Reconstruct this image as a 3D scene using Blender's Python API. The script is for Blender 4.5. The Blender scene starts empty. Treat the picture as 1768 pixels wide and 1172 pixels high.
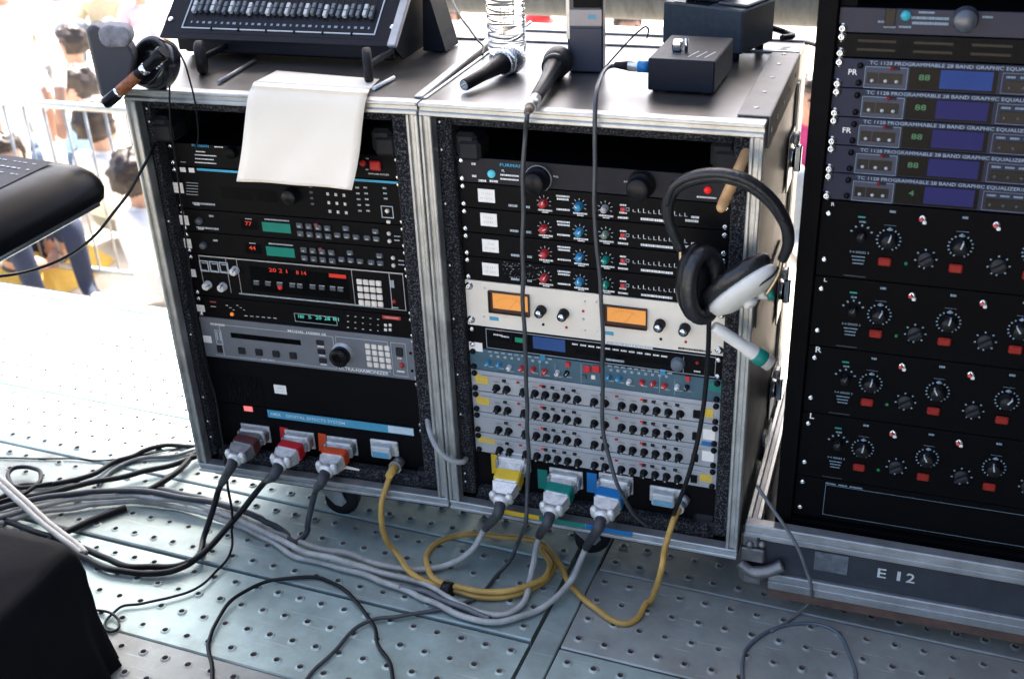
import bpy, math, random
from mathutils import Matrix, Vector, noise
random.seed(7)
sc = bpy.context.scene
col = sc.collection

# ------------------------------------------------------------------ camera
CAM = Vector((0.7884, -1.7265, 1.5169))
YAW, PITCH, ROLL, FPX = 0.35436, 0.48990, -0.04545, 1967.45   # focal length in photo pixels (photo 1768 wide)
fwd = Vector((-math.sin(YAW)*math.cos(PITCH), math.cos(YAW)*math.cos(PITCH), -math.sin(PITCH)))
rgt0 = Vector((math.cos(YAW), math.sin(YAW), 0))
up0 = rgt0.cross(fwd)
rgt = rgt0*math.cos(ROLL) + up0*math.sin(ROLL)
upv = -rgt0*math.sin(ROLL) + up0*math.cos(ROLL)
cam = bpy.data.cameras.new('camera')
cam.sensor_width = 36.0
cam.lens = 36.0*FPX/1768.0
cam.clip_start = 0.05
cam.clip_end = 2000
cam.dof.use_dof = True
cam.dof.focus_distance = 2.15
cam.dof.aperture_fstop = 5.0
cam_o = bpy.data.objects.new('camera', cam)
col.objects.link(cam_o)
mw = Matrix((rgt, upv, -fwd)).transposed().to_4x4()
mw.translation = CAM
cam_o.matrix_world = mw
sc.camera = cam_o

# ------------------------------------------------------------------ light
SUN_EL, SUN_AZ = math.radians(54), math.radians(-20)      # azimuth from +Y (behind the racks), negative = to the left
sdir = Vector((math.sin(SUN_AZ)*math.cos(SUN_EL), math.cos(SUN_AZ)*math.cos(SUN_EL), math.sin(SUN_EL)))
w = bpy.data.worlds.new('World'); sc.world = w; w.use_nodes = True
nt = w.node_tree
sky = nt.nodes.new('ShaderNodeTexSky'); sky.sky_type = 'NISHITA'; sky.sun_disc = False
sky.sun_elevation = SUN_EL; sky.sun_rotation = SUN_AZ
sky.air_density = 0.8; sky.dust_density = 4.5; sky.ozone_density = 1.0
nt.links.new(sky.outputs[0], nt.nodes['Background'].inputs[0])
nt.nodes['Background'].inputs[1].default_value = 0.15
sun = bpy.data.lights.new('sun', 'SUN'); sun.energy = 5.0; sun.angle = math.radians(0.6); sun.color = (1.0, 0.95, 0.87)
sun_o = bpy.data.objects.new('sun', sun); col.objects.link(sun_o)
sun_o.rotation_euler = sdir.to_track_quat('Z', 'Y').to_euler()
sc.view_settings.view_transform = 'Standard'
sc.view_settings.look = 'None'
sc.view_settings.exposure = 2.3
sc.view_settings.gamma = 1.0
sc.view_settings.use_curve_mapping = False
sc.cycles.max_bounces = 8

# ------------------------------------------------------------------ points of the place seen at photo pixels
def ray(px, py): return fwd + rgt*((px-884)/FPX) + upv*((586-py)/FPX)
def at(px, py, z=None, Y=None, d=None):
    r = ray(px, py)
    if z is not None: t = (z-CAM.z)/r.z
    elif Y is not None: t = (Y-CAM.y)/r.y
    else: t = d
    return CAM + r*t
R1O = Vector((-0.004, 0.003, 0)); R1A = 0.0459; W1 = 0.5758
M1 = Matrix.Translation(R1O) @ Matrix.Rotation(R1A, 4, 'Z') @ Matrix.Translation((-W1, 0, 0))
M1i = M1.inverted()
def at1(px, py, ly):
    o = M1i @ CAM; r = M1i.to_3x3() @ ray(px, py)
    return o + r*((ly-o.y)/r.y)

# ------------------------------------------------------------------ materials
MATS = {}
def mat(name, c, rough=0.5, metal=0.0, var=0.12, scale=30, bump=0.0, bscale=200, emit=None, es=0, spec=0.5, rvar=0.1, trans=0, alpha=1, c2=None, coat=0, stretch=None, sheen=0):
    if name in MATS: return MATS[name]
    m = bpy.data.materials.new(name); m.use_nodes = True
    n, l = m.node_tree.nodes, m.node_tree.links
    b = n['Principled BSDF']
    tc = n.new('ShaderNodeTexCoord')
    oi = n.new('ShaderNodeObjectInfo'); va = n.new('ShaderNodeVectorMath'); va.operation = 'MULTIPLY_ADD'
    va.inputs[1].default_value = (1, 1, 1); l.new(tc.outputs['Object'], va.inputs[0]); vs_ = n.new('ShaderNodeVectorMath'); vs_.operation = 'SCALE'; vs_.inputs[0].default_value = (7.3, 3.1, 5.7); l.new(oi.outputs['Random'], vs_.inputs['Scale']); l.new(vs_.outputs[0], va.inputs[2])
    src = va.outputs[0]
    if stretch:
        mp = n.new('ShaderNodeMapping'); mp.inputs['Scale'].default_value = stretch
        l.new(src, mp.inputs[0]); src = mp.outputs[0]
    if var or rvar:
        nz = n.new('ShaderNodeTexNoise'); nz.inputs['Scale'].default_value = scale; nz.inputs['Detail'].default_value = 6
        nz.inputs['Roughness'].default_value = 0.65
        l.new(src, nz.inputs['Vector'])
        rp = n.new('ShaderNodeValToRGB')
        rp.color_ramp.elements[0].position = 0.3; rp.color_ramp.elements[1].position = 0.72
        lo = c2 if c2 else tuple(x*(1-var) for x in c)
        hi = tuple(min(1, x*(1+var*0.6)) for x in c) if not c2 else c
        rp.color_ramp.elements[0].color = (*lo, 1); rp.color_ramp.elements[1].color = (*hi, 1)
        l.new(nz.outputs['Fac'], rp.inputs[0]); l.new(rp.outputs[0], b.inputs['Base Color'])
        if rvar:
            mr = n.new('ShaderNodeMapRange'); mr.inputs[3].default_value = max(0.02, rough-rvar); mr.inputs[4].default_value = min(1, rough+rvar)
            l.new(nz.outputs['Fac'], mr.inputs[0]); l.new(mr.outputs[0], b.inputs['Roughness'])
        else: b.inputs['Roughness'].default_value = rough
    else:
        b.inputs['Base Color'].default_value = (*c, 1); b.inputs['Roughness'].default_value = rough
    b.inputs['Metallic'].default_value = metal
    b.inputs['Specular IOR Level'].default_value = spec
    if coat: b.inputs['Coat Weight'].default_value = coat
    if sheen: b.inputs['Sheen Weight'].default_value = sheen
    if trans: b.inputs['Transmission Weight'].default_value = trans; b.inputs['IOR'].default_value = 1.33
    if emit:
        b.inputs['Emission Color'].default_value = (*emit, 1); b.inputs['Emission Strength'].default_value = es
    if bump:
        nb = n.new('ShaderNodeTexNoise'); nb.inputs['Scale'].default_value = bscale; nb.inputs['Detail'].default_value = 4
        l.new(src, nb.inputs['Vector'])
        bp = n.new('ShaderNodeBump'); bp.inputs['Strength'].default_value = bump; bp.inputs['Distance'].default_value = 0.002
        l.new(nb.outputs['Fac'], bp.inputs['Height']); l.new(bp.outputs[0], b.inputs['Normal'])
    MATS[name] = m
    return m

# ------------------------------------------------------------------ mesh builder
class MB:
    def __init__(s): s.v, s.f, s.m, s.sm = [], [], [], []
    def add(s, vs, fs, mi=0, sm=False, M=None):
        o = len(s.v)
        s.v += [tuple(M @ Vector(p)) if M else tuple(p) for p in vs]
        for f in fs: s.f.append([i+o for i in f]); s.m.append(mi); s.sm.append(sm)
        return s
    def box(s, x0, x1, y0, y1, z0, z1, ch=0, mi=0, M=None):
        if x0 > x1: x0, x1 = x1, x0
        if y0 > y1: y0, y1 = y1, y0
        if z0 > z1: z0, z1 = z1, z0
        if not ch:
            vs = [(x, y, z) for z in (z0, z1) for y in (y0, y1) for x in (x0, x1)]
            fs = [(0, 2, 3, 1), (4, 5, 7, 6), (0, 1, 5, 4), (2, 6, 7, 3), (0, 4, 6, 2), (1, 3, 7, 5)]
            return s.add(vs, fs, mi, False, M)
        ch = min(ch, (x1-x0)*.49, (y1-y0)*.49, (z1-z0)*.49)
        X, Y, Z = (x0, x1), (y0, y1), (z0, z1)
        vs, ix = [], {}
        for i in (0, 1):
            for j in (0, 1):
                for k in (0, 1):
                    cx, cy, cz = X[i], Y[j], Z[k]
                    dx, dy, dz = ch*(1-2*i), ch*(1-2*j), ch*(1-2*k)
                    for a, p in enumerate(((cx, cy+dy, cz+dz), (cx+dx, cy, cz+dz), (cx+dx, cy+dy, cz))):
                        ix[i, j, k, a] = len(vs); vs.append(p)
        fs = []
        def q(*t): fs.append([ix[a] for a in t])
        q((0,0,0,0),(0,0,1,0),(0,1,1,0),(0,1,0,0)); q((1,0,0,0),(1,1,0,0),(1,1,1,0),(1,0,1,0))
        q((0,0,0,1),(1,0,0,1),(1,0,1,1),(0,0,1,1)); q((0,1,0,1),(0,1,1,1),(1,1,1,1),(1,1,0,1))
        q((0,0,0,2),(0,1,0,2),(1,1,0,2),(1,0,0,2)); q((0,0,1,2),(1,0,1,2),(1,1,1,2),(0,1,1,2))
        for i in (0, 1):
            for j in (0, 1):
                t = [(i,j,0,0),(i,j,1,0),(i,j,1,1),(i,j,0,1)]; q(*(t if i == j else t[::-1]))
                t = [(i,0,j,0),(i,1,j,0),(i,1,j,2),(i,0,j,2)]; q(*(t[::-1] if i == j else t))
                t = [(0,i,j,1),(1,i,j,1),(1,i,j,2),(0,i,j,2)]; q(*(t if i == j else t[::-1]))
                for k in (0, 1):
                    t = [(i,j,k,0),(i,j,k,1),(i,j,k,2)]; q(*(t if (i+j+k) % 2 == 0 else t[::-1]))
        return s.add(vs, fs, mi, False, M)
    def lathe(s, prof, n=16, M=None, mi=0, sm=True):      # prof: (radius, height) along local +z
        vs, fs = [], []
        for r, h in prof:
            for i in range(n):
                a = 2*math.pi*i/n; vs.append((r*math.cos(a), r*math.sin(a), h))
        for j in range(len(prof)-1):
            for i in range(n):
                k = (i+1) % n; fs.append((j*n+i, j*n+k, (j+1)*n+k, (j+1)*n+i))
        s.add(vs, fs, mi, sm, M)
        o = len(s.v)-len(vs)
        for j, rev in ((0, True), (len(prof)-1, False)):
            if prof[j][0] > 1e-6:
                f = [o+j*n+i for i in range(n)]
                s.f.append(f[::-1] if rev else f); s.m.append(mi); s.sm.append(False)
        return s
    def cyl(s, p0, p1, r0, r1=None, n=12, mi=0, sm=True):
        p0, p1 = Vector(p0), Vector(p1); d = p1-p0
        M = Matrix.Translation(p0) @ d.to_track_quat('Z', 'Y').to_matrix().to_4x4()
        return s.lathe([(r0, 0), (r0 if r1 is None else r1, d.length)], n, M, mi, sm)
    def ball(s, c, r, n=12, m=8, mi=0, M=None, sc3=(1, 1, 1)):
        prof = [(math.sin(math.pi*j/m)*r if 0 < j < m else 1e-7, -math.cos(math.pi*j/m)*r) for j in range(m+1)]
        T = Matrix.Translation(c) @ Matrix.Diagonal((*sc3, 1))
        return s.lathe(prof, n, (M @ T) if M else T, mi, True)
    def tube(s, pts, r, n=8, closed=False, mi=0, flat=None):
        pts = [Vector(p) for p in pts]; N = len(pts)
        rr = r if isinstance(r, (list, tuple)) else [r]*N
        t0 = None; nrm = None; vs = []
        for i in range(N):
            a = pts[i-1] if (i or closed) else pts[i]; b = pts[(i+1) % N] if (i < N-1 or closed) else pts[i]
            t = (b-a).normalized() if (b-a).length > 1e-9 else Vector((0, 0, 1))
            if nrm is None:
                nrm = t.cross(Vector((0, 0, 1)))
                if nrm.length < 1e-3: nrm = t.cross(Vector((1, 0, 0)))
                nrm.normalize()
            else:
                nrm = (nrm - t*nrm.dot(t))
                nrm = nrm.normalized() if nrm.length > 1e-6 else t.orthogonal().normalized()
            bn = t.cross(nrm)
            for k in range(n):
                a_ = 2*math.pi*k/n
                vs.append(pts[i] + nrm*math.cos(a_)*rr[i] + bn*math.sin(a_)*rr[i]*(flat or 1))
        fs = []
        for i in range(N if closed else N-1):
            j = (i+1) % N
            for k in range(n):
                l_ = (k+1) % n; fs.append((i*n+k, i*n+l_, j*n+l_, j*n+k))
        if not closed:
            fs.append(tuple(range(n))[::-1]); fs.append(tuple((N-1)*n+k for k in range(n)))
        return s.add(vs, fs, mi, True)
    def prism(s, poly, d0, d1, M=None, mi=0, sm=False):    # poly in local xz, extruded along y
        n = len(poly)
        vs = [(x, d0, z) for x, z in poly]+[(x, d1, z) for x, z in poly]
        fs = [tuple(range(n)), tuple(range(2*n-1, n-1, -1))]
        fs += [(i, i+n, (i+1) % n+n, (i+1) % n) for i in range(n)]
        return s.add(vs, fs, mi, sm, M)
    def mesh(s, name, mats):
        me = bpy.data.meshes.new(name)
        me.from_pydata(s.v, [], s.f)
        for m in (mats if isinstance(mats, (list, tuple)) else [mats]): me.materials.append(m)
        me.polygons.foreach_set('material_index', s.m)
        me.polygons.foreach_set('use_smooth', s.sm)
        me.update()
        return me
    def build(s, name, mats, parent=None, loc=(0, 0, 0), rot=(0, 0, 0)): return O(name, s.mesh(name, mats), parent, loc, rot)

def O(name, me, parent=None, loc=(0, 0, 0), rot=(0, 0, 0)):
    o = bpy.data.objects.new(name, me); col.objects.link(o)
    o.location = loc; o.rotation_euler = rot
    if parent: o.parent = parent
    return o
def tag(o, label=None, cat=None, group=None, kind=None):
    if label: o['label'] = label
    if cat: o['category'] = cat
    if group: o['group'] = group
    if kind: o['kind'] = kind
    return o
def thing(name, label, cat, loc=(0, 0, 0), rz=0, group=None):
    return tag(O(name, None, None, loc, (0, 0, rz)), label, cat, group)
def spl(pts, k=8, closed=False):
    pts = [Vector(p) for p in pts]; n = len(pts); out = []
    rng = range(n) if closed else range(n-1)
    for i in rng:
        if closed: p0, p1, p2, p3 = pts[i-1], pts[i], pts[(i+1) % n], pts[(i+2) % n]
        else: p0, p1, p2, p3 = pts[max(i-1, 0)], pts[i], pts[i+1], pts[min(i+2, n-1)]
        for j in range(k):
            t = j/k
            out.append(0.5*((2*p1)+(p2-p0)*t+(2*p0-5*p1+4*p2-p3)*t*t+(3*p1-p0-3*p2+p3)*t**3))
    if not closed: out.append(pts[-1])
    return out
CACHE = {}
def shared(key, fn):
    if key not in CACHE: CACHE[key] = fn()
    return CACHE[key]
TXT = {}
def text_geo(s, bold=False):
    if s in TXT: return TXT[s]
    cu = bpy.data.curves.new('t', 'FONT'); cu.body = s; cu.size = 1.0; cu.resolution_u = 2; cu.align_x = 'LEFT'
    cu.offset = 0.012
    ob = bpy.data.objects.new('t', cu)
    me = bpy.data.meshes.new_from_object(ob)
    vs = [v.co.copy() for v in me.vertices]; fs = [tuple(p.vertices) for p in me.polygons]
    bpy.data.objects.remove(ob); bpy.data.meshes.remove(me); bpy.data.curves.remove(cu)
    x0 = min(v.x for v in vs); x1 = max(v.x for v in vs); y0 = min(v.y for v in vs); y1 = max(v.y for v in vs)
    TXT[s] = ([(v.x-x0, v.y-y0) for v in vs], fs, x1-x0, y1-y0)
    return TXT[s]
def put_text(mb, s, x, z, h, width=None, mi=0, y=-0.0006, M=None, center=False):  # flat print on a face looking along -y
    vs, fs, w_, h_ = text_geo(s)
    k = h/h_; kx = (width/w_) if width else k
    ox = x-(w_*kx/2 if center else 0)
    mb.add([(ox+a*kx, y, z+b*k) for a, b in vs], fs, mi, False, M)

# common materials
black = mat('black_paint', (0.0028, 0.0028, 0.0036), 0.48, spec=0.09, var=0.3, scale=60, bump=0.05, bscale=900)
black_gloss = mat('black_gloss', (0.005, 0.005, 0.006), 0.25, spec=0.16, var=0.2)
blackpl = mat('black_plastic', (0.006, 0.006, 0.007), 0.4, spec=0.25, var=0.25, scale=80)
rubber = mat('black_rubber', (0.012, 0.012, 0.014), 0.6, spec=0.25, var=0.3, scale=50)
alu = mat('worn_aluminium', (0.58, 0.59, 0.57), 0.42, 0.8, c2=(0.34, 0.345, 0.335), var=0.35, scale=22, bump=0.15, bscale=160, rvar=0.12)
alu_top = mat('brushed_aluminium_top', (0.175, 0.172, 0.17), 0.33, 0.85, var=0.3, scale=9, bump=0.06, bscale=60, rvar=0.08, stretch=(1, 1, 1))
alu_dull = mat('dull_aluminium', (0.42, 0.43, 0.43), 0.5, 0.75, var=0.35, scale=12, bump=0.2, bscale=120)
steel = mat('bright_screw_steel', (0.75, 0.75, 0.73), 0.18, 1.0, var=0.1)
chrome = mat('chrome', (0.8, 0.8, 0.8), 0.12, 1.0, var=0.05)
zinc = mat('cast_zinc', (0.74, 0.73, 0.69), 0.45, 0.45, var=0.3, scale=70, bump=0.3, bscale=300)
foam = mat('speckled_foam', (0.15, 0.155, 0.165), 0.9, spec=0.2, var=0.5, scale=330, bump=0.9, bscale=420, c2=(0.006, 0.006, 0.008))
for e_, p_ in zip([x for x in foam.node_tree.nodes if x.type == 'VALTORGB'][0].color_ramp.elements, (.50, .70)): e_.position = p_
white = mat('white_print', (0.82, 0.82, 0.79), 0.6, var=0.05)
greyp = mat('grey_print', (0.42, 0.47, 0.49), 0.6, var=0.05)
bluep = mat('blue_print', (0.03, 0.36, 0.56), 0.5, var=0.05)
paper_l = mat('label_tape', (0.92, 0.88, 0.80), 0.7, var=0.08, scale=60)
redp = mat('red_plastic', (0.55, 0.02, 0.02), 0.35, var=0.1)

# ================================================================== ground and stage
GZ = -1.2
gm = mat('sandy_ground', (0.50, 0.44, 0.36), 0.9, var=0.3, scale=2.5, bump=0.4, bscale=30)
mb = MB(); mb.add([(-400, -400, GZ), (400, -400, GZ), (400, 400, GZ), (-400, 400, GZ)], [(0, 1, 2, 3)])
tag(mb.build('ground', gm), kind='structure')

DA = -0.038; PW = 0.236; HP = 0.0507; V0 = 0.054
deck = tag(O('stage_deck', None, None, (0, 0, 0), (0, 0, DA)), kind='structure')
galv = [mat('galvanised_plank_%s' % n, c, r, 0.42, var=0.34, scale=9, bump=0.22, bscale=55, rvar=0.13, c2=c2) for n, c, r, c2 in
        (('pale', (0.43, 0.555, 0.53), 0.48, (0.26, 0.34, 0.325)), ('mid', (0.37, 0.465, 0.445), 0.5, (0.225, 0.285, 0.272)), ('brown', (0.36, 0.395, 0.375), 0.52, (0.225, 0.235, 0.22)))]
for gm_ in galv:                       # water stains, scuffs and scratches on the zinc
    n, l = gm_.node_tree.nodes, gm_.node_tree.links; pb = n['Principled BSDF']
    base = pb.inputs['Base Color'].links[0].from_socket; rsock = pb.inputs['Roughness'].links[0].from_socket
    src = [x for x in n if x.type == 'VECT_MATH' and x.operation == 'MULTIPLY_ADD'][0].outputs[0]
    s1 = n.new('ShaderNodeTexNoise'); s1.inputs['Scale'].default_value = 3.2; s1.inputs['Detail'].default_value = 8; s1.inputs['Roughness'].default_value = .7; l.new(src, s1.inputs['Vector'])
    r1 = n.new('ShaderNodeValToRGB'); r1.color_ramp.elements[0].position = .48; r1.color_ramp.elements[0].color = (0, 0, 0, 1); r1.color_ramp.elements[1].position = .70; r1.color_ramp.elements[1].color = (.75, .75, .75, 1); l.new(s1.outputs['Fac'], r1.inputs[0])
    m1 = n.new('ShaderNodeMix'); m1.data_type = 'RGBA'; l.new(r1.outputs[0], m1.inputs[0]); l.new(base, m1.inputs[6]); m1.inputs[7].default_value = (.21, .205, .185, 1)
    mp = n.new('ShaderNodeMapping'); mp.inputs['Scale'].default_value = (3, 90, 20); mp.inputs['Rotation'].default_value = (0, 0, .35); l.new(src, mp.inputs[0])
    s2 = n.new('ShaderNodeTexNoise'); s2.inputs['Scale'].default_value = 2.5; s2.inputs['Detail'].default_value = 3; l.new(mp.outputs[0], s2.inputs['Vector'])
    r2 = n.new('ShaderNodeValToRGB'); r2.color_ramp.elements[0].position = .66; r2.color_ramp.elements[0].color = (0, 0, 0, 1); r2.color_ramp.elements[1].position = .72; r2.color_ramp.elements[1].color = (.5, .5, .5, 1); l.new(s2.outputs['Fac'], r2.inputs[0])
    m2 = n.new('ShaderNodeMix'); m2.data_type = 'RGBA'; l.new(r2.outputs[0], m2.inputs[0]); l.new(m1.outputs[2], m2.inputs[6]); m2.inputs[7].default_value = (.66, .67, .66, 1)
    l.new(m2.outputs[2], pb.inputs['Base Color'])
    ad = n.new('ShaderNodeMath'); ad.operation = 'MULTIPLY_ADD'; l.new(r1.outputs[0], ad.inputs[0]); ad.inputs[1].default_value = .22; l.new(rsock, ad.inputs[2]); l.new(ad.outputs[0], pb.inputs['Roughness'])
rustm = mat('hole_rim', (0.20, 0.18, 0.16), 0.6, 0.5, var=0.4, scale=40)
def plank_mesh(ncol, seed, mi):
    rnd = random.Random(seed)
    b = MB(); L = ncol*HP; w_ = PW-0.004; cell = 0.0565; e0 = (w_-4*cell)/2
    NS = 12
    for i in range(ncol):
        for j in range(4):
            x0, x1 = i*HP, (i+1)*HP; y0, y1 = e0+j*cell, e0+(j+1)*cell
            cx, cy = (x0+x1)/2+rnd.uniform(-.0008, .0008), (y0+y1)/2+rnd.uniform(-.0008, .0008)
            hgt = rnd.choice((.0022, .003, .0026, .0038, .0012)); ro = rnd.uniform(.0047, .0056)
            vs = [(x1, y1, 0), (x0, y1, 0), (x0, y0, 0), (x1, y0, 0)]
            for r, z in ((.0105, 0), (.0080, hgt*.8), (ro+.0009, hgt), (ro, hgt*.7), (ro*.95, -.006)):
                for k in range(NS):
                    a = 2*math.pi*k/NS; vs.append((cx+r*math.cos(a), cy+r*math.sin(a), z))
            fs = []
            for qd in range(4):
                for t in range(3):
                    k = qd*3+t; fs.append((qd, 4+(k+1) % NS, 4+k))
                fs.append((qd, (qd+1) % 4, 4+((qd+1)*3) % NS))
            b.add(vs, fs, 0)
            o = len(b.v)-len(vs)
            for rg in range(4):
                for k in range(NS):
                    l_ = (k+1) % NS
                    b.f.append([o+4+rg*NS+k, o+4+rg*NS+l_, o+4+(rg+1)*NS+l_, o+4+(rg+1)*NS+k]); b.m.append(1 if rg > 1 else 0); b.sm.append(True)
    for y0, y1, yy in ((e0, 0, 0), (w_-e0, w_, w_)):    # rolled edges
        b.add([(0, y0, 0), (L, y0, 0), (L, yy, -.0025), (0, yy, -.0025)], [(0, 1, 2, 3) if y0 > yy else (3, 2, 1, 0)])
        b.add([(0, yy, -.0025), (L, yy, -.0025), (L, yy, -.045), (0, yy, -.045)], [(0, 1, 2, 3) if y0 > yy else (3, 2, 1, 0)])
    for xx in (0, L):
        b.add([(xx, 0, -.0025), (xx, w_, -.0025), (xx, w_, -.045), (xx, 0, -.045), (xx, w_-e0, 0), (xx, e0, 0)], [(0, 5, 4, 1, 2, 3) if xx else (3, 2, 1, 4, 5, 0)])
    return b.mesh('plank', [galv[mi], rustm])
NC = 47; PL = NC*HP
pm = [plank_mesh(NC, 11, 0), plank_mesh(NC, 12, 1), plank_mesh(NC, 13, 2)]
rr = random.Random(3)
for k in range(-9, 3):
    for ci, u0 in enumerate((-2*PL-0.02+.19, -PL+0.236, 0.298, 0.298+PL+.06)):
        sel = {(-1, 1): 1, (-2, 1): 0, (-3, 1): 2, (0, 1): 0, (1, 1): 0, (-1, 2): 2, (0, 2): 2, (-2, 2): 1, (-3, 2): 0}.get((k, ci), rr.choice((0, 1, 2)))
        o = O('plank', pm[sel], deck, (u0+rr.uniform(-.001, .001), V0+k*PW+.002, rr.uniform(-.0012, .0004)),
              (math.radians(rr.uniform(-.5, .5)), 0, 0))
        if ci == 1 and k == -2: o.rotation_euler = (math.radians(-1.1), 0, 0)
mb = MB(); mb.box(0.243, 0.292, V0-9*PW, V0+3*PW, -.012, -.003, .002)
mb.build('joint_plate', galv[1], deck)
mb = MB(); mb.box(-4.6, 5.2, V0+3*PW+.002, V0+3*PW+.05, -.10, .001, .004)
mb.build('edge_angle', galv[0], deck)
for v in (-1.9, -.9, .1, .74):
    mb = MB(); mb.cyl((-4.5, v, -.07), (5.1, v, -.07), .024, n=10); mb.build('ledger_tube', alu_dull, deck)
for u in (-4.2, -2, .27, 2.6, 4.8):
    for v in (-1.9, .74):
        mb = MB(); mb.cyl((u, v, GZ), (u, v, -.09), .024, n=10); mb.build('leg_tube', alu_dull, deck)

# canvas roof that shades the stage, unseen above, its extent shaped for the light; its rear edge makes the sun line on the deck
RZ = 3.3; ROOF_F = 0.6
ry = 0.17 + RZ*sdir.y/sdir.z
mb = MB(); mb.box(-4.0, 5.5, ROOF_F, ry, RZ, RZ+.03)
mb.box(1.5, 5.5, -3.6, ROOF_F-.001, RZ, RZ+.03)  # unseen extra panel, added to cut sky light on the right side
roof = mb.build('stage_shade_roof', mat('roof_canvas', (0.25, 0.25, 0.27), 0.9, var=0.1)); tag(roof, kind='structure')

# ================================================================== rack cases
ZB, ZT = 0.125, 0.969
def trim_mesh(L):                       # double-lipped extrusion along local x, lying in the front plane, 22 mm tall in z
    b = MB()
    b.box(0, L, -.004, .020, 0, .0075, .0016); b.box(0, L, -.004, .020, .0155, .022, .0016); b.box(.001, L-.001, .001, .019, .0075, .0155)
    return b
def caster(parent, x, y, rz, top):
    c = O('caster', None, parent, (x, y, 0), (0, 0, rz))
    b = MB(); b.box(-.03, .03, -.035, .035, top-.006, top-.001, .001)
    b.lathe([(.022, top-.018), (.022, top-.006)], 14, None)
    for s in (-1, 1):
        b.prism([(-.028, top-.016), (.026, top-.016), (.042, .040), (.030, .028), (.016, .032)], s*.019-.0015, s*.019+.0015)
    b.cyl((.028, -.023, .0385), (.028, .023, .0385), .006, n=8)
    b.build('fork', alu_dull, c)
    wh = O('wheel', None, c, (.028, 0, .0385))
    M = Matrix.Rotation(math.pi/2, 4, 'X')
    MB().lathe([(.021, -.012), (.036, -.0135), (.0382, -.009), (.0382, .009), (.036, .0135), (.021, .012)], 22, M).build('tyre', rubber, wh)
    MB().lathe([(.006, -.014), (.011, -.014), (.013, -.008), (.021, -.006), (.021, .006), (.013, .008), (.011, .014), (.006, .014)], 18, M).build('rim', alu_dull, wh)
    return c
rivet_me = MB().lathe([(.0032, 0), (.0028, .0012), (.0012, .0019), (1e-7, .002)], 10, Matrix.Rotation(math.pi/2, 4, 'X')).mesh('rivet', steel)
lam = mat('scuffed_metal_side', (0.17, 0.155, 0.15), 0.38, 0.6, var=0.45, scale=8, bump=0.1, bscale=40, c2=(0.075, 0.072, 0.08))
plywood = mat('case_inside_black', (0.008, 0.008, 0.009), 0.8, spec=0.2)
def rack_case(label, loc, rz, W, D, x0, x1):
    t = thing('rack_case', label, 'rack case', loc, rz, 'road rack cases side by side')
    MB().box(0, W, .016, D, ZT-.012, ZT, .0015).build('top_panel', alu_top, t)
    MB().box(0, W, .016, D, ZB, ZB+.012).build('bottom_panel', plywood, t)
    MB().box(0, .010, .018, D, ZB+.012, ZT-.012).build('side_panel', lam, t)
    MB().box(W-.010, W, .018, D, ZB+.012, ZT-.012).build('side_panel', lam, t)
    MB().box(.011, W-.011, D-.01, D-.001, ZB+.013, ZT-.013).build('back_panel', plywood, t)
    MB().box(.02, W-.01, .02, D-.02, ZB-.022, ZB-.0005, .003).build('plinth', rubber, t)
    H = ZT-ZB
    trim_mesh(W).build('edge_trim', alu, t, (0, 0, ZT-.022))
    trim_mesh(W).build('edge_trim', alu, t, (0, 0, ZB))
    trim_mesh(H-.0442).build('edge_trim', alu, t, (.022, 0, ZB+.0221), (0, -math.pi/2, 0))
    trim_mesh(H-.0442).build('edge_trim', alu, t, (W, 0, ZB+.0221), (0, -math.pi/2, 0))
    # foam between the shell and the inner rack
    fl = [(.0105, x0-.001, .150, .950), (x1+.001, W-.0105, .150, .950), (x0-.0005, x1+.0005, .925, .9495), (x0-.0005, x1+.0005, ZB+.013, .152)]
    for a, b_, c, d in fl:
        n = 40; m = MB(); rnd = random.Random(int(a*1000)+n)
        m.box(a, b_, .024, .20, c, d, .004); m.build('foam_lining', foam, t)
    MB().box(x0+.004, x1-.004, .022, .052, ZB+.0235, .170, .006).build('foam_lining', foam, t)
    for a in (x0, x1-.016):
        MB().box(a, a+.016, .064, .075, .152, .924).build('rack_rail', black, t)
    MB().box(x0+.017, x1-.017, .30, .31, .15, .93).build('rear_baffle', plywood, t)
    return t
R2X0, R2X1 = 0.0467, 0.5293
R1X0, R1X1 = W1-0.544, W1-0.0614
rack_l = rack_case('left rack case with black units, sheet of paper hanging over its top edge', M1.translation, R1A, W1, .60, R1X0, R1X1)
rack_m = rack_case('middle rack case with white twin meter unit and headphones hanging at its corner', (0, 0, 0), 0, .5806, .60, R2X0, R2X1)
# shock mount blocks in the front corners
def block(parent, x, y, z, sx=.040, sz=.045):
    b = MB(); b.box(-sx/2, sx/2, 0, .06, -sz/2, sz/2, .007); b.box(-sx/2+.006, sx/2+.008, -.004, .05, -sz/2-.004, sz/2-.012, .006)
    return b.build('shock_mount', rubber, parent, (x, y, z))
for px, py in ((275, 222), (658, 245)):
    p = at1(px, py, .03); block(rack_l, p.x, .03, p.z)
for px, py in ((803, 252), (1247, 270)):
    p = at(px, py, Y=.03); block(rack_m, p.x, .03, p.z)
p = at(1215, 905, Y=.035); block(rack_m, p.x, .035, p.z, .045, .04)
p = at1(735, 835, .03); block(rack_l, p.x, .03, p.z, .05, .05)
# frame rivets
for z in (.18, .20, .225, .34, .43, .55, .66, .78, .88, .93): O('rivet', rivet_me, rack_m, (.0262, .0238, z))
for z in (.17, .30, .33, .48, .62, .75, .86, .93): O('rivet', rivet_me, rack_l, (W1-.0262, .0238, z))
for z in (.20, .24, .30, .45, .70, .90, .925): O('rivet', rivet_me, rack_l, (.0262, .0238, z))
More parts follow.
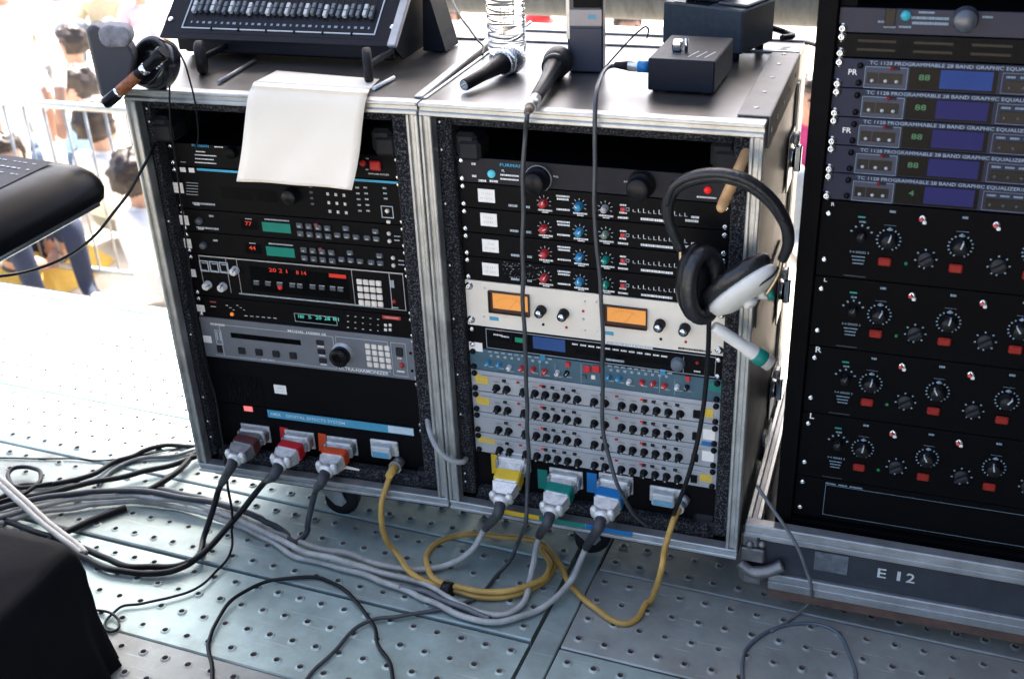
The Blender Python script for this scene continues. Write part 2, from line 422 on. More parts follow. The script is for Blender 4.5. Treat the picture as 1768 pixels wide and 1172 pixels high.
# casters
q = rack_l.matrix_basis
caster(rack_l, W1-.315, .085, .15, .103); caster(rack_l, .07, .53, .6, .103); caster(rack_l, W1-.07, .53, 1.9, .103); caster(rack_l, .06, .40, .2, .103)
caster(rack_m, .245, .090, .45, .103); caster(rack_m, .5, .53, 2.4, .103); caster(rack_m, .07, .53, .9, .103); caster(rack_m, .5, .20, .5, .103)
# middle case: right-hand corner rail, lid seam, side hardware
W2 = .5806
b = MB(); b.box(.532, W2+.002, .030, .425, ZT+.0005, ZT+.0035, .001); b.box(W2+.0005, W2+.0035, .030, .425, ZT-.050, ZT+.003, .001); b.build('corner_angle', mat('aged_rail', (0.20, 0.195, 0.185), 0.58, 0.4, var=.35, scale=14, bump=.15, bscale=90), rack_m)
flat_rivet = MB().lathe([(.0045, 0), (.004, .001), (1e-7, .0016)], 10).mesh('rivet', zinc)
for y in (.07, .16, .25, .34, .41): O('rivet', flat_rivet, rack_m, (.556, y, ZT+.0035))
for y in (.05, .12, .20, .28, .37): O('rivet', flat_rivet, rack_m, (W2+.0035, y, ZT-.024), (0, math.pi/2, 0))
b = MB(); b.box(0, W2+.001, .432, .440, ZT+.0002, ZT+.004, .001); b.box(0, W2+.001, .446, .466, ZT+.0002, ZT+.003, .001); b.box(0, W2+.001, .520, .530, ZT+.0002, ZT+.004, .001); b.build('lid_trim', alu, rack_m)
b = MB(); b.box(0, W1, .432, .440, ZT+.0002, ZT+.004, .001); b.box(0, W1, .446, .462, ZT+.0002, ZT+.003, .001); b.build('lid_trim', alu, rack_l)
b = MB(); b.box(W1-.013, W1+.0015, .02, .60, ZT+.0004, ZT+.0045, .0015); b.build('corner_angle', alu, rack_l)
b = MB(); b.box(.0002, .006, .02, .60, ZT+.0004, ZT+.003, .001); b.build('corner_angle', alu, rack_m)
for y in (.430, .452):
    MB().box(W2+.0005, W2+.006, y, y+.016, ZB+.01, ZT-.055, .0015).build('lid_trim', alu, rack_m)
latch_plate = mat('latch_plate', (0.55, 0.54, 0.52), 0.3, 0.9, var=0.3, scale=30)
def latch(parent, loc, rot):
    l_ = O('butterfly_latch', None, parent, loc, rot)
    b = MB(); b.box(-.05, .05, -.002, .001, -.055, .055, .001); b.build('dish', latch_plate, l_)
    b = MB(); b.lathe([(.02, 0), (.02, .006), (.015, .009), (1e-7, .009)], 16, Matrix.Rotation(math.pi/2, 4, 'X'))
    b.box(-.006, .006, -.020, -.006, -.026, .026, .003); b.build('turn_handle', chrome, l_)
    b = MB(); b.box(-.012, .012, -.014, -.002, .028, .05, .003); b.build('keeper', zinc, l_)
for z in (.78, .50, .27): latch(rack_m, (W2+.003, .40, z), (0, 0, math.pi/2))
b = MB(); b.box(W2+.0005, W2+.0035, .03, .33, .60, .64, .001); b.build('side_strap', lam, rack_m)
# coloured tape on the lower trim
def tape_on_trim(px0, py0, px1, py1, m):
    a, b_ = at(px0, py0, Y=-.005), at(px1, py1, Y=-.005)
    MB().box(a.x, b_.x, -.0052, -.0045, ZB+.013, ZB+.0235, 0).build('colour_tape', m, rack_m)
tape_y = mat('yellow_tape', (0.72, 0.47, 0.02), 0.5, var=0.15, scale=40)
tape_g = mat('green_tape', (0.0, 0.20, 0.155), 0.5, var=0.15, scale=40)
tape_b = mat('blue_tape', (0.0, 0.16, 0.42), 0.5, var=0.15, scale=40)
tape_r = mat('red_tape', (0.55, 0.012, 0.02), 0.5, var=0.15, scale=40)
tape_o = mat('orange_tape', (0.68, 0.075, 0.015), 0.5, var=0.15, scale=40)
tape_on_trim(858, 880, 930, 892, tape_y); tape_on_trim(931, 892, 1010, 906, tape_g); tape_on_trim(1011, 906, 1092, 918, tape_b)

# ------------------------------------------------------------------ right rack standing in a case base
T0 = Vector((0.590, 0.015, 0)); TW = 0.66; TD = 0.72
tray = thing('case_base', 'black flight case base with aluminium rails stencilled E12', 'case base', T0)
blk_lam = mat('black_laminate', (0.035, 0.042, 0.055), 0.5, var=0.6, scale=12, bump=0.1, bscale=80, c2=(0.014, 0.017, 0.024))
MB().box(.004, TW-.004, .006, .016, .095, .172).build('front_wall', blk_lam, tray)
for x0 in (.002, TW-.014):
    MB().box(x0, x0+.012, .016, TD, .085, .185).build('side_wall', blk_lam, tray)
MB().box(.004, TW-.004, .018, TD, .075, .09).build('floor_board', blk_lam, tray)
MB().box(.004, TW-.004, TD-.012, TD-.001, .091, .185).build('back_wall', blk_lam, tray)
b = MB(); b.box(0, TW, -.002, .022, .168, .200, .002); b.box(.004, TW, -.006, -.001, .176, .184, .001); b.build('top_rail', alu_dull, tray)
b = MB(); b.box(.05, TW, -.003, .020, .058, .094, .002); b.box(.05, TW, -.007, -.002, .072, .080, .001); b.build('bottom_rail', alu_dull, tray)
for x0 in (0, .018):
    MB().box(x0, x0+.009, .023, TD, .187, .199, .0015).build('side_rail', alu, tray)
MB().box(-.002, .028, .024, TD, .170, .186, .001).build('side_rail', alu_dull, tray)
MB().box(.05, TW-.01, .0, .03, .038, .057).build('runner', mat('rust_brown_runner', (0.12, 0.07, 0.05), 0.8, var=0.4), tray)
b = MB()   # pressed corner bumper
b.box(-.006, .030, -.008, .03, .150, .182, .006); b.box(-.005, .040, -.008, .02, .118, .149, .003)
b.tube(spl([(-.004, -.006, .112), (.02, -.012, .100), (.05, -.012, .108), (.075, -.008, .125)], 5), [.011]*6+[.012]*10, 10)
b.box(-.006, .048, -.010, .02, .060, .100, .012)
b.ball((.012, -.008, .160), .008); b.ball((.034, -.008, .164), .007)
b.build('corner_bumper', mat('pressed_steel_corner', (0.22, 0.215, 0.21), 0.45, 0.7, var=0.5, scale=25, bump=0.2), tray)
caster(tray, .11, .07, .4, .058+.045)
for x, y in ((.55, .07), (.11, .6), (.55, .6)): caster(tray, x, y, .5, .103)
latch(tray, (.0, .30, .165), (0, 0, -math.pi/2)); latch(tray, (.0, .52, .165), (0, 0, -math.pi/2))
b = MB(); P = at(1548, 992, Y=T0.y+.006)-T0
for ch, dx in (('E', 0), ('1', .034), ('2', .050)): put_text(b, ch, P.x-.033+dx, P.z-.012, .021, width=.015 if ch != '1' else .006, y=.0052)
b.build('stencil_lettering', mat('stencil_paint', (0.6, 0.62, 0.6), 0.7, var=0.3, scale=150), tray)
b = MB(); b.box(.13, .19, .0045, .0055, .118, .160); b.build('tape_scrap', mat('grey_residue', (0.13, 0.15, 0.17), 0.7, var=0.5, scale=60), tray)

R3L, R3F = 0.640, 0.050
rack_r = thing('equipment_rack', 'tall black steel rack in the case base at the right', 'rack', (R3L, R3F, 0))
R3W = .60; Z3 = .0915; Z3T = 1.36
satin = mat('satin_black_steel', (0.0022, 0.0022, 0.003), 0.55, spec=0.06, var=0.2, scale=40)
MB().box(0, .030, 0, .55, Z3, Z3T, .002).build('side_panel', satin, rack_r)
MB().box(R3W-.030, R3W, 0, .55, Z3, Z3T, .002).build('side_panel', satin, rack_r)
MB().box(.0305, R3W-.0305, 0, .55, Z3T-.03, Z3T).build('top_panel', satin, rack_r)
MB().box(.0305, R3W-.0305, 0.0, .55, Z3, .205).build('bottom_panel', satin, rack_r)
MB().box(.0305, R3W-.0305, .54, .549, .206, Z3T-.031).build('back_panel', satin, rack_r)
for a in (.031, R3W-.055): MB().box(a, a+.024, .016, .03, .206, Z3T-.031).build('rack_rail', satin, rack_r)

# ================================================================== rack units
screw_me = MB().lathe([(.0078, 0), (.0078, .0012), (.0062, .0012), (.0060, .0035), (.0045, .0052), (.0025, .0055), (.0022, .004), (1e-7, .004)], 12, Matrix.Rotation(math.pi/2, 4, 'X')).mesh('screw', steel)
screw_sm = MB().lathe([(.0055, 0), (.0052, .0022), (.0035, .0036), (.0012, .0038), (1e-7, .0028)], 10, Matrix.Rotation(math.pi/2, 4, 'X')).mesh('screw', steel)
screw_blk = MB().lathe([(.0058, 0), (.0056, .004), (.0040, .006), (.002, .006), (1e-7, .004)], 10, Matrix.Rotation(math.pi/2, 4, 'X')).mesh('screw', black_gloss)
RX = Matrix.Rotation(math.pi/2, 4, 'X')          # local +z of a lathe becomes -y, towards the viewer
class Unit:
    """one rack unit: local x right, z up, front face at y=0, viewer at -y; placed from photo pixels on its own panel plane"""
    def __init__(s, where, name, label, cat, zt, zb, m, group=None, gap=.0007, ch=.0008, thick=.004, x0=None, x1=None):
        s.where = where
        s.rec = {'l': .055, 'm': .041, 'r': R3F+.010}[where]
        X0, X1 = {'l': (R1X0, R1X1), 'm': (R2X0, R2X1), 'r': (R3L+.031, R3L+R3W-.031)}[where]
        s.X0 = X0 if x0 is None else x0; s.X1 = X1 if x1 is None else x1
        s.W = s.X1-s.X0; s.zb = zb+gap; s.H = zt-zb-2*gap
        if where == 'l':
            loc = M1 @ Vector((s.X0, s.rec, s.zb)); rz = R1A
        else: loc = Vector((s.X0, s.rec, s.zb)); rz = 0
        s.t = thing(name, label, cat, loc, rz, group)
        MB().box(0, s.W, 0, thick, 0, s.H, ch).build('face_panel', m, s.t)
        MB().box(.020, s.W-.020, thick+.0002, .25, .001, s.H-.001).build('chassis', black, s.t)
        s.let = {}
    def uv(s, px, py):
        if s.where == 'l': p = at1(px, py, s.rec)
        else: p = at(px, py, Y=s.rec)
        return p.x-s.X0, p.z-s.zb
    def screws(s, me=None, rows=None, xs=(.008, None), mix=0):
        me = me or screw_sm
        rows = rows or ([.0066, s.H-.0066])
        for x in xs:
            x = s.W-.008 if x is None else x
            for z in rows: O('screw', me, s.t, (x, 0, z))
    def knob(s, px, py, r, h, m, cap=None, ptr=None, name='knob', key=None, ang=None, cr=.55, uv=None):
        u, v = uv or s.uv(px, py)
        def mk():
            b = MB(); b.lathe([(r*1.05, 0), (r*1.05, h*.12), (r, h*.16), (r*.93, h*.9), (r*.84, h), (1e-7, h)], 16, RX)
            if cap: b.lathe([(r*cr, h), (r*cr, h+.0006), (1e-7, h+.0008)], 14, RX, 1)
            if ptr: b.box(-r*.09, r*.09, -h-.0012, -h*.5, r*.1, r*.98, 0, 2 if cap else 1)
            return b.mesh(name, [x for x in (m, cap, ptr) if x])
        me = shared((name, r, h, m.name, cap and cap.name, ptr and ptr.name, cr), mk)
        return O(name, me, s.t, (u, 0, v), (0, ang if ang is not None else random.uniform(-2.2, 2.2) if ptr else 0, 0))
    def btn(s, px, py, w_, h_, d, m, name='button', ch=.0006, uv=None):
        u, v = uv or s.uv(px, py)
        me = shared((name, w_, h_, d, m.name), lambda: MB().box(-w_/2, w_/2, -d, .0005, -h_/2, h_/2, ch).mesh(name, m))
        return O(name, me, s.t, (u, 0, v))
    def rect(s, px0, py0, px1, py1, m, name, d=.0008, inset=0, ch=0):     # piece given by its top-left and bottom-right corners in the photo
        a, b = s.uv(px0, py0), s.uv(px1, py1)
        u0, u1 = sorted((a[0], b[0])); v0, v1 = sorted((a[1], b[1]))
        return MB().box(0, u1-u0, -d, .0003, 0, v1-v0, ch).build(name, m, s.t, (u0, 0, v0))
    def box_at(s, u0, u1, v0, v1, m, name, d=.0008, ch=0):
        return MB().box(0, u1-u0, -d, .0003, 0, v1-v0, ch).build(name, m, s.t, (u0, 0, v0))
    def bezel(s, u0, u1, v0, v1, wd, m, name='bezel', d=.0012):
        b = MB(); b.box(u0, u1, -d, .0002, v0, v0+wd); b.box(u0, u1, -d, .0002, v1-wd, v1); b.box(u0, u0+wd, -d, .0002, v0+wd+.00001, v1-wd-.00001); b.box(u1-wd, u1, -d, .0002, v0+wd+.00001, v1-wd-.00001)
        return b.build(name, m, s.t)
    def led(s, px, py, r, m, name='indicator_lamp', uv=None):
        u, v = uv or s.uv(px, py)
        me = shared((name, r, m.name), lambda: MB().lathe([(r, 0), (r, r*.5), (r*.7, r*.95), (1e-7, r*1.15)], 10, RX).mesh(name, m))
        return O(name, me, s.t, (u, 0, v))
    def txt(s, string, px, py, h, m=None, width=None, center=True, uv=None):
        m = m or white; b = s.let.setdefault(m.name, (MB(), m))[0]
        u, v = uv or s.uv(px, py)
        put_text(b, string, u, v-h/2, h, width, center=center)
    def dash(s, px, py, w_, h=.0014, m=None, n=1, uv=None, y=-.0006):
        m = m or white; b = s.let.setdefault(m.name, (MB(), m))[0]
        u, v = uv or s.uv(px, py)
        x = u-w_/2
        while x < u+w_/2-.0004:
            l_ = min(random.choice((.0012, .002, .003, .0016)), u+w_/2-x)
            b.add([(x, y, v-h/2), (x+l_, y, v-h/2), (x+l_, y, v+h/2), (x, y, v+h/2)], [(0, 1, 2, 3)])
            x += l_+.0006
    def bar(s, u0, u1, v0, v1, m=None, y=-.0006):
        m = m or white; b = s.let.setdefault(m.name, (MB(), m))[0]
        b.add([(u0, y, v0), (u1, y, v0), (u1, y, v1), (u0, y, v1)], [(0, 1, 2, 3)])
    def ring_ticks(s, u, v, r0, r1, n, a0=-2.4, a1=2.4, m=None, wd=.0008):
        m = m or white; b = s.let.setdefault(m.name, (MB(), m))[0]
        for i in range(n):
            a = a0+(a1-a0)*i/(n-1); dx, dz = math.sin(a), math.cos(a); ex, ez = dz*wd/2, -dx*wd/2
            b.add([(u+dx*r0-ex, -.0006, v+dz*r0-ez), (u+dx*r0+ex, -.0006, v+dz*r0+ez), (u+dx*r1+ex, -.0006, v+dz*r1+ez), (u+dx*r1-ex, -.0006, v+dz*r1-ez)], [(0, 1, 2, 3)])
    def done(s):
        for k, (b, m) in s.let.items():
            if b.f: b.build('lettering', m, s.t)['kind'] = 'stuff'
    def sticker(s, px, py, w_, h_, m=None, ink=True, uv=None, tilt=0):
        u, v = uv or s.uv(px, py)
        o = MB().box(-w_/2, w_/2, -.0009, -.0001, -h_/2, h_/2, 0).build('label_sticker', m or paper_l, s.t, (u, 0, v), (0, tilt, 0))
        if ink:
            b = MB()
            for i in range(2):
                z = h_*(.18-.36*i); x = -w_*random.uniform(.2, .36)
                while x < w_*.3:
                    l_ = random.uniform(.0012, .003); k_ = random.uniform(-.0022, .0022); b.add([(x, -.0014, z-.0004-k_), (x+l_*.5, -.0014, z-.0005+k_), (x+l_*.6, -.0014, z+.0004+k_), (x, -.0014, z+.0005-k_)], [(0, 1, 2, 3)]); x += l_+random.uniform(.0008, .002)
            b.build('handwriting', mat('pen_ink', (0.08, 0.07, 0.08), 0.6), o)
        return o

led_r = mat('lit_red_lamp', (0.35, 0.01, 0.01), 0.3, var=0, rvar=0, emit=(1, 0.03, 0.02), es=0.07)
led_dim = mat('dim_red_lamp', (0.26, 0.015, 0.015), 0.3, var=0, rvar=0, emit=(1, 0.05, 0.03), es=0.015)
led_o = mat('lit_orange_lamp', (0.7, 0.2, 0.02), 0.3, var=0, rvar=0, emit=(1, 0.3, 0.05), es=0.10)
led_g = mat('lit_green_digit', (0.02, 0.3, 0.2), 0.4, var=0, rvar=0, emit=(0.15, 0.75, 0.6), es=0.09)
dig_r = mat('lit_red_digit', (0.5, 0.02, 0.01), 0.4, var=0, rvar=0, emit=(1, 0.06, 0.02), es=0.07)
lcd_g = mat('green_lcd', (0.0, 0.15, 0.11), 0.3, var=0.1, emit=(0.0, 0.35, 0.24), es=0.03)
smoke = mat('smoked_window', (0.003, 0.0035, 0.004), 0.25, spec=0.08, var=0)
key_w = mat('cream_key', (0.78, 0.70, 0.60), 0.45, var=0.06)
silver_line = mat('silver_edge', (0.45, 0.47, 0.48), 0.35, 0.6, var=0.1)
grey_panel = mat('grey_face', (0.14, 0.15, 0.165), 0.5, var=0.12, scale=15)
btn_blk = mat('dark_button', (0.016, 0.017, 0.02), 0.45, spec=.25, var=0.2)
btn_gry = mat('slate_button', (0.075, 0.085, 0.095), 0.45, var=0.2)
G_L = 'units mounted in the left rack'
Z1 = dict(fur=(.851, .8035), rev=(.8035, .716), sa=(.716, .668), sb=(.668, .6195), pcm=(.6195, .5265), tc=(.5265, .4775), ev=(.4775, .382), bl=(.382, .272), cp=(.272, .152))

# --- power conditioner
u = Unit('l', 'power_conditioner', 'black power conditioner with red square switch, topmost unit of left rack', 'power conditioner', *Z1['fur'], black)
u.screws()
u.txt('FURMAN', 346, 252, .0052, bluep, width=.036)
for i, w_ in enumerate((.020, .046, .040, .046)): u.dash(340+w_*330, 262+i*6.5, w_, .0022)
u.dash(378, 254, .018, .002)
u.knob(402, 262, .012, .014, black); u.dash(317, 280, .012, .002, greyp)
u.led(627, 282, .0062, led_dim, 'pilot_lamp')
u.btn(649, 285, .0215, .0185, .006, redp, 'rocker_switch', .002)
u.txt('ON', 634, 274, .0026); u.txt('OFF', 634, 293, .0026); u.txt('SWITCHED OUTLETS', 654, 301, .0028, width=.040)
u.done()

# --- two-space reverb with blue stripe
u = Unit('l', 'reverb_unit', 'black two-space reverb with blue stripe along its top, half behind the hanging paper', 'effects unit', *Z1['rev'], black)
u.screws()
H = u.H
u.box_at(.058, .472, H-.0055, H-.001, bluep, 'blue_stripe', .0008)
u.sticker(305, 324, .030, .021); u.sticker(316, 293, .012, .009, ink=False); u.sticker(331, 294, .012, .009, ink=False)
for i in range(5):
    v = u.uv(335, 316+5*i)[1]; a = u.uv(322, 316+5*i)[0]; u.bar(a, a+.026, v-.0008, v+.0004, greyp)
u.rect(380, 322, 480, 350, smoke, 'display_window', .0006)
u.knob(505, 336, .016, .020, blackpl, key='d'); u.led(494, 331, .002, steel, 'dot')
for i in range(3):
    for j in range(3): u.dash(566+14*i+2*j, 335+15*j+i*1.2, .005, .006, white)
for j in range(4): u.btn(536+1.4*j, 322+10*j, .007, .0045, .002, btn_gry)
for px in (617, 631):
    for j in range(5): u.dash(px+j*1.2, 324+10*j, .007, .0034, greyp)
for j in range(3): u.dash(664+j, 325+9*j, .007, .0034, greyp)
uu, vv = u.uv(669, 366); u.bezel(uu-.012, uu+.012, vv-.012, vv+.012, .0016, greyp); u.led(669, 364, .0045, key_w, 'toggle'); u.btn(671, 383, .008, .006, .002, key_w)
u.done()

# --- two identical multi effects units
def multi(zz, dy, dx, label, num, lab_px):
    u = Unit('l', 'multi_effects_unit', label, 'effects unit', *zz, black, 'multi effects units with green displays')
    u.screws()
    X, Y = lambda x: x+dx, lambda y: y+dy
    u.sticker(*lab_px, .020, .020)
    u.dash(X(352), Y(352), .050, .0040, greyp); u.dash(X(340), Y(352), .012, .006)
    u.knob(X(345), Y(381), .007, .008, btn_gry); u.dash(X(365), Y(373), .010, .004, greyp)
    u.rect(X(415), Y(378), X(446), Y(397), smoke, 'digit_window', .0005)
    u.txt(num, X(429), Y(386), .0085, dig_r, width=.014); u.dash(X(429), Y(378), .014, .002, greyp)
    a, b_ = u.uv(X(452), Y(383)), u.uv(X(503), Y(403))
    u.box_at(a[0], b_[0], b_[1], a[1], lcd_g, 'green_display', .001)
    u.dash(X(478), Y(380), .052, .0028, greyp)
    for i in range(4):
        for j in range(2):
            u.btn(X(518+16*i+1.6*j), Y(389+14*j+1.6*i), .0135, .0115, .004, btn_gry, 'button', .0015)
            u.dash(X(518+16*i+1.6*j), Y(390+14*j+1.6*i), .006, .003, greyp, y=-.0046)
    for i, two in enumerate((0, 1, 0, 0, 1)):
        x = 582+16*i+(3 if i > 2 else 0)
        for j in range(2):
            if two or j == 1: u.btn(X(x+1.6*j), Y(392+13*j+1.7*i), .0135, .0100, .004, btn_gry, 'button', .0015); u.dash(X(x+1.6*j), Y(394+13*j+1.7*i), .007, .003, greyp, y=-.0046)
    u.btn(X(547), Y(387.5), .008, .006, .0046, mat('dull_red_key', (0.22, 0.05, 0.06), 0.5), 'red_key')
    for j in range(2): u.led(X(672+j), Y(403+13*j), .0042, key_w, 'jack'); u.dash(X(686), Y(408+7*j), .012, .0022, greyp)
    u.done()
multi(Z1['sa'], 0, 0, 'black multi effects unit with green display, upper of the matching pair', '77', (318, 380))
multi(Z1['sb'], 42, 7, 'black multi effects unit with green display, lower of the matching pair', '44', (323, 420))

# --- two-space digital reverb with keypad
u = Unit('l', 'digital_reverb', 'black digital reverb with silver edges, white knobs and cream keypad', 'effects unit', *Z1['pcm'], black)
u.screws(); H = u.H
u.sticker(331, 471, .020, .017)
u.bar(.026, .466, H-.004, H-.0012, silver_line); 
for a in (.026, .086, .110, .358, .436, .464): u.bar(a, a+.0014, .012, H-.0042, silver_line)
u.bar(.300, .466, .0105, .0118, silver_line)
for i in range(3):
    a = u.uv(353+17*i, 459+1.5*i); u.bezel(a[0]-.010, a[0]+.010, a[1]-.012, a[1]+.012, .0022, greyp, 'meter_frame')
    u.dash(353+17*i, 454+1.5*i, .012, .0022, greyp); u.dash(353+17*i, 466+1.5*i, .012, .0022, greyp)
wk = mat('white_knob', (0.7, 0.69, 0.66), 0.4, var=0.15)
for px, py in ((360, 491), (386, 494), (407, 466)): u.knob(px, py, .0085, .014, wk, None, blackpl, 'white_knob')
u.rect(430, 459, 605, 518, smoke, 'display_window', .0004)
u.txt('20 2 1', 480, 467, .0085, dig_r, width=.040); u.txt('8 14', 520, 471, .0085, dig_r, width=.022)
u.rect(568, 472, 598, 481, mat('red_logo', (0.5, 0.02, 0.01), 0.4, emit=(1, .03, .01), es=.04), 'red_badge', .0008)
u.led(484, 496, .0048, led_r)
for i, px in enumerate((443, 463, 483, 505, 518, 540, 556, 575, 588)): u.btn(px, 489+i*1.4, .012, .007, .002, btn_gry); u.dash(px, 485+i*1.4, .012, .002, greyp)
u.dash(530, 518, .300, .0032, greyp)
for i in range(4):
    for j in range(4): u.btn(621+11*i+1.2*j, 486+12*j+1.0*i, .0115, .0115, .003, key_w, 'key', .0012)
u.dash(677, 490, .008, .016, greyp); u.led(681, 520, .0042, led_dim); u.dash(682, 531, .014, .003, greyp)
u.done()

# --- one-space delay
u = Unit('l', 'digital_delay', 'slim black delay unit with row of green digits above the grey unit', 'effects unit', *Z1['tc'], black)
u.screws()
u.sticker(347, 532, .018, .015); u.dash(368, 521, .014, .003, mat('red_print', (0.45, 0.08, 0.05), 0.5)); u.dash(369, 529, .012, .0018)
u.led(401, 542, .0042, led_o)
for i in range(6): u.dash(392+6*i, 527+4*(i % 3), .005, .0014); u.dash(425+10*i, 545+i*.8, .007, .0014)
a = u.uv(508, 540); b_ = u.uv(583, 562); u.bezel(a[0], b_[0], b_[1], a[1], .0008, greyp); u.box_at(a[0]+.001, b_[0]-.001, b_[1]+.001, a[1]-.001, smoke, 'digit_window', .0004)
for i, s_ in enumerate(('180', '5', '20', '28', '81')): u.txt(s_, 520+15*i, 546+1.2*i, .008, led_g, width=.013 if len(s_) > 1 else .007)
for i in range(5):
    for j in range(3): u.dash(601+13*i, 545+10*j+1.5*i, .004, .0016)
u.rect(660, 544, 692, 553, mat('red_badge', (0.42, 0.03, 0.02), 0.5), 'red_badge', .0006); u.dash(676, 548, .028, .003, mat('pink_print', (0.7, 0.3, 0.25), 0.5), y=-.0012)
for i in range(2):
    for j in range(2): u.btn(666+8*i, 561+8*j, .006, .006, .002, key_w)
u.done()

# --- grey two-space harmoniser
u = Unit('l', 'harmoniser', 'grey two-space harmoniser with big black dial and cream keypad', 'effects unit', *Z1['ev'], grey_panel)
H = u.H
u.screws(xs=(None,)); u.sticker(352, 585, .019, .016, uv=(.011, .042))
u.bar(.024, .300, H-.0145, H-.0132, greyp); u.bar(.024, .300, .006, .0072, greyp); u.bar(.300, .3014, .006, H-.0132, greyp); u.bar(.044, .0456, .006, H-.0132, greyp)
u.dash(376, 560, .034, .005); u.txt('MODEL H3000 SE', 530, 574, .0052, width=.085)
a = u.uv(372, 572); u.bezel(a[0]-.002, a[0]+.014, a[1]-.030, a[1]+.004, .0018, greyp); u.bar(a[0]+.001, a[0]+.004, a[1]-.020, a[1], greyp); u.bar(a[0]+.008, a[0]+.011, a[1]-.020, a[1], greyp)
u.btn(380, 602, .012, .016, .003, btn_blk)
a = u.uv(398, 574); b_ = u.uv(520, 596); u.box_at(a[0], b_[0], b_[1], a[1], smoke, 'display_window', .0006)
for i in range(4): u.btn(418+29.5*i, 605+2.8*i, .016, .015, .004, btn_blk, 'soft_key', .0015)
u.txt('SOFT KEYS', 463, 621, .0034, width=.030); u.bar(.080, .230, .0090, .0096, greyp)
for j in range(3): u.btn(553+2.5*j, 591+15.5*j, .016, .010, .0035, btn_blk); u.dash(554+2.5*j, 598+15.5*j, .014, .003, white)
u.knob(592, 610, .0235, .008, alu, name='dial_skirt'); uu, vv = u.uv(592, 610)
b = MB(); b.lathe([(.0205, .008), (.0205, .022), (.019, .024), (.008, .025), (1e-7, .0245)], 26, RX); b.lathe([(.006, .0252), (.006, .0256), (1e-7, .0256)], 12, RX @ Matrix.Translation((.011, .006, 0)), 0)
b.build('dial', black_gloss, u.t, (uu, 0, vv))
for i in range(4):
    for j in range(4): u.btn(635+11.2*i+1.3*j, 597+10.5*j+1.3*i, .0108, .0108, .003, key_w, 'key', .0012)
u.bezel(.306, .419, .0128, H-.012, .0010, greyp); u.bezel(.425, .457, .0065, H-.012, .0010, greyp)
u.btn(690, 607, .014, .018, .004, btn_blk, 'power_switch'); u.btn(691, 617, .010, .003, .0045, key_w); u.led(694, 630, .0055, led_dim); u.dash(692, 641, .016, .004)
u.txt('ULTRA-HARMONIZER', 628, 640, .0075, width=.108)
for z in (.022, .062): u.led(0, 0, .003, black_gloss, 'hole_plug', uv=(.466, z))
u.done()

# --- blank panel with vent and the labelled strip
u = Unit('l', 'vent_panel', 'blank black panel with fine vent slots and a white sticker', 'rack panel', *Z1['bl'], black)
for i in range(14):
    x = 391+4.5*i; a = u.uv(x, 645+i*.5); b_ = u.uv(x+6, 692+i*.6); MB().box(-.0011, .0011, -.0013, .0002, b_[1], a[1]).build('vent_rib', black_gloss, u.t, (a[0], 0, 0))
u.screws(xs=(None,)); a = u.uv(484, 672); u.sticker(484, 672, .028, .021, uv=a)
u.rect(421, 700, 437, 710, mat('lit_red_switch', (0.75, 0.35, 0.33), 0.4, emit=(1, .1, .08), es=.15), 'power_lamp', .002)
u.done()
plate_blue = mat('blue_name_plate', (0.07, 0.33, 0.47), 0.45, var=0.15, scale=25)
u = Unit('l', 'connector_panel', 'black connector panel under the blue DIGITAL EFFECTS SYSTEM strip in left rack', 'rack panel', *Z1['cp'], black)
u.screws(xs=(None,))
a = u.uv(461, 704); b_ = u.uv(715, 751)
MB().box(0, b_[0]-a[0], -.0012, .0002, 0, .0185).build('name_plate', plate_blue, u.t, (a[0], 0, u.H-.0215))
pw = mat('plate_lettering', (0.62, 0.75, 0.78), 0.5, var=0)
bb = MB(); put_text(bb, 'AMEK', a[0]+.006, u.H-.0155, .0075, .026, y=-.0016); put_text(bb, 'DIGITAL EFFECTS SYSTEM', a[0]+.044, u.H-.0155, .0072, .135, y=-.0016); bb.build('lettering', pw, u.t)
MB().box(b_[0]-.056, b_[0], -.0019, -.0013, u.H-.0195, u.H-.0035).build('white_plate', mat('pale_plate', (0.55, 0.66, 0.70), 0.5), u.t)
u.done(); cp_l = u

# ------------------------------------------------------------------ middle rack units
US = .0476; PZ = .6267
zr = lambda i: PZ+US*i
teal_panel = mat('teal_face', (0.05, 0.115, 0.15), 0.45, var=0.15, scale=20)
ivory = mat('ivory_face', (0.82, 0.745, 0.615), 0.4, var=0.07, scale=8)
silverp = mat('silver_face', (0.44, 0.45, 0.46), 0.42, 0.35, var=0.12, scale=10)
redk = mat('red_cap', (0.55, 0.03, 0.03), 0.4, var=0.1); bluek = mat('blue_cap', (0.03, 0.24, 0.42), 0.4, var=0.1)
greenk = mat('green_cap', (0.0, 0.25, 0.17), 0.4, var=0.1); greyk = mat('grey_cap', (0.42, 0.42, 0.40), 0.4, var=0.1); sagek = mat('sage_cap', (0.20, 0.27, 0.19), 0.4, var=0.1)
u = Unit('m', 'power_conditioner', 'dark power conditioner with two black pull lights, topmost unit of middle rack', 'power conditioner', zr(5.0), zr(4), mat('dark_navy_face', (0.010, 0.011, 0.017), 0.45, spec=.2, var=0.2, scale=20))
u.screws()
u.txt('FURMAN', 883, 286, .0056, bluep, width=.042); u.txt('PL', 869, 295, .004); u.dash(880, 303, .034, .0032); u.dash(880, 310, .034, .003)
u.led(849, 300, .0072, mat('cyan_jewel', (0.08, 0.38, 0.48), 0.25, emit=(.1, .5, .6), es=.12), 'pilot_lamp'); u.dash(833, 312, .014, .004); u.dash(853, 313, .016, .004); u.dash(818, 283, .008, .004); u.dash(819, 304, .008, .004)
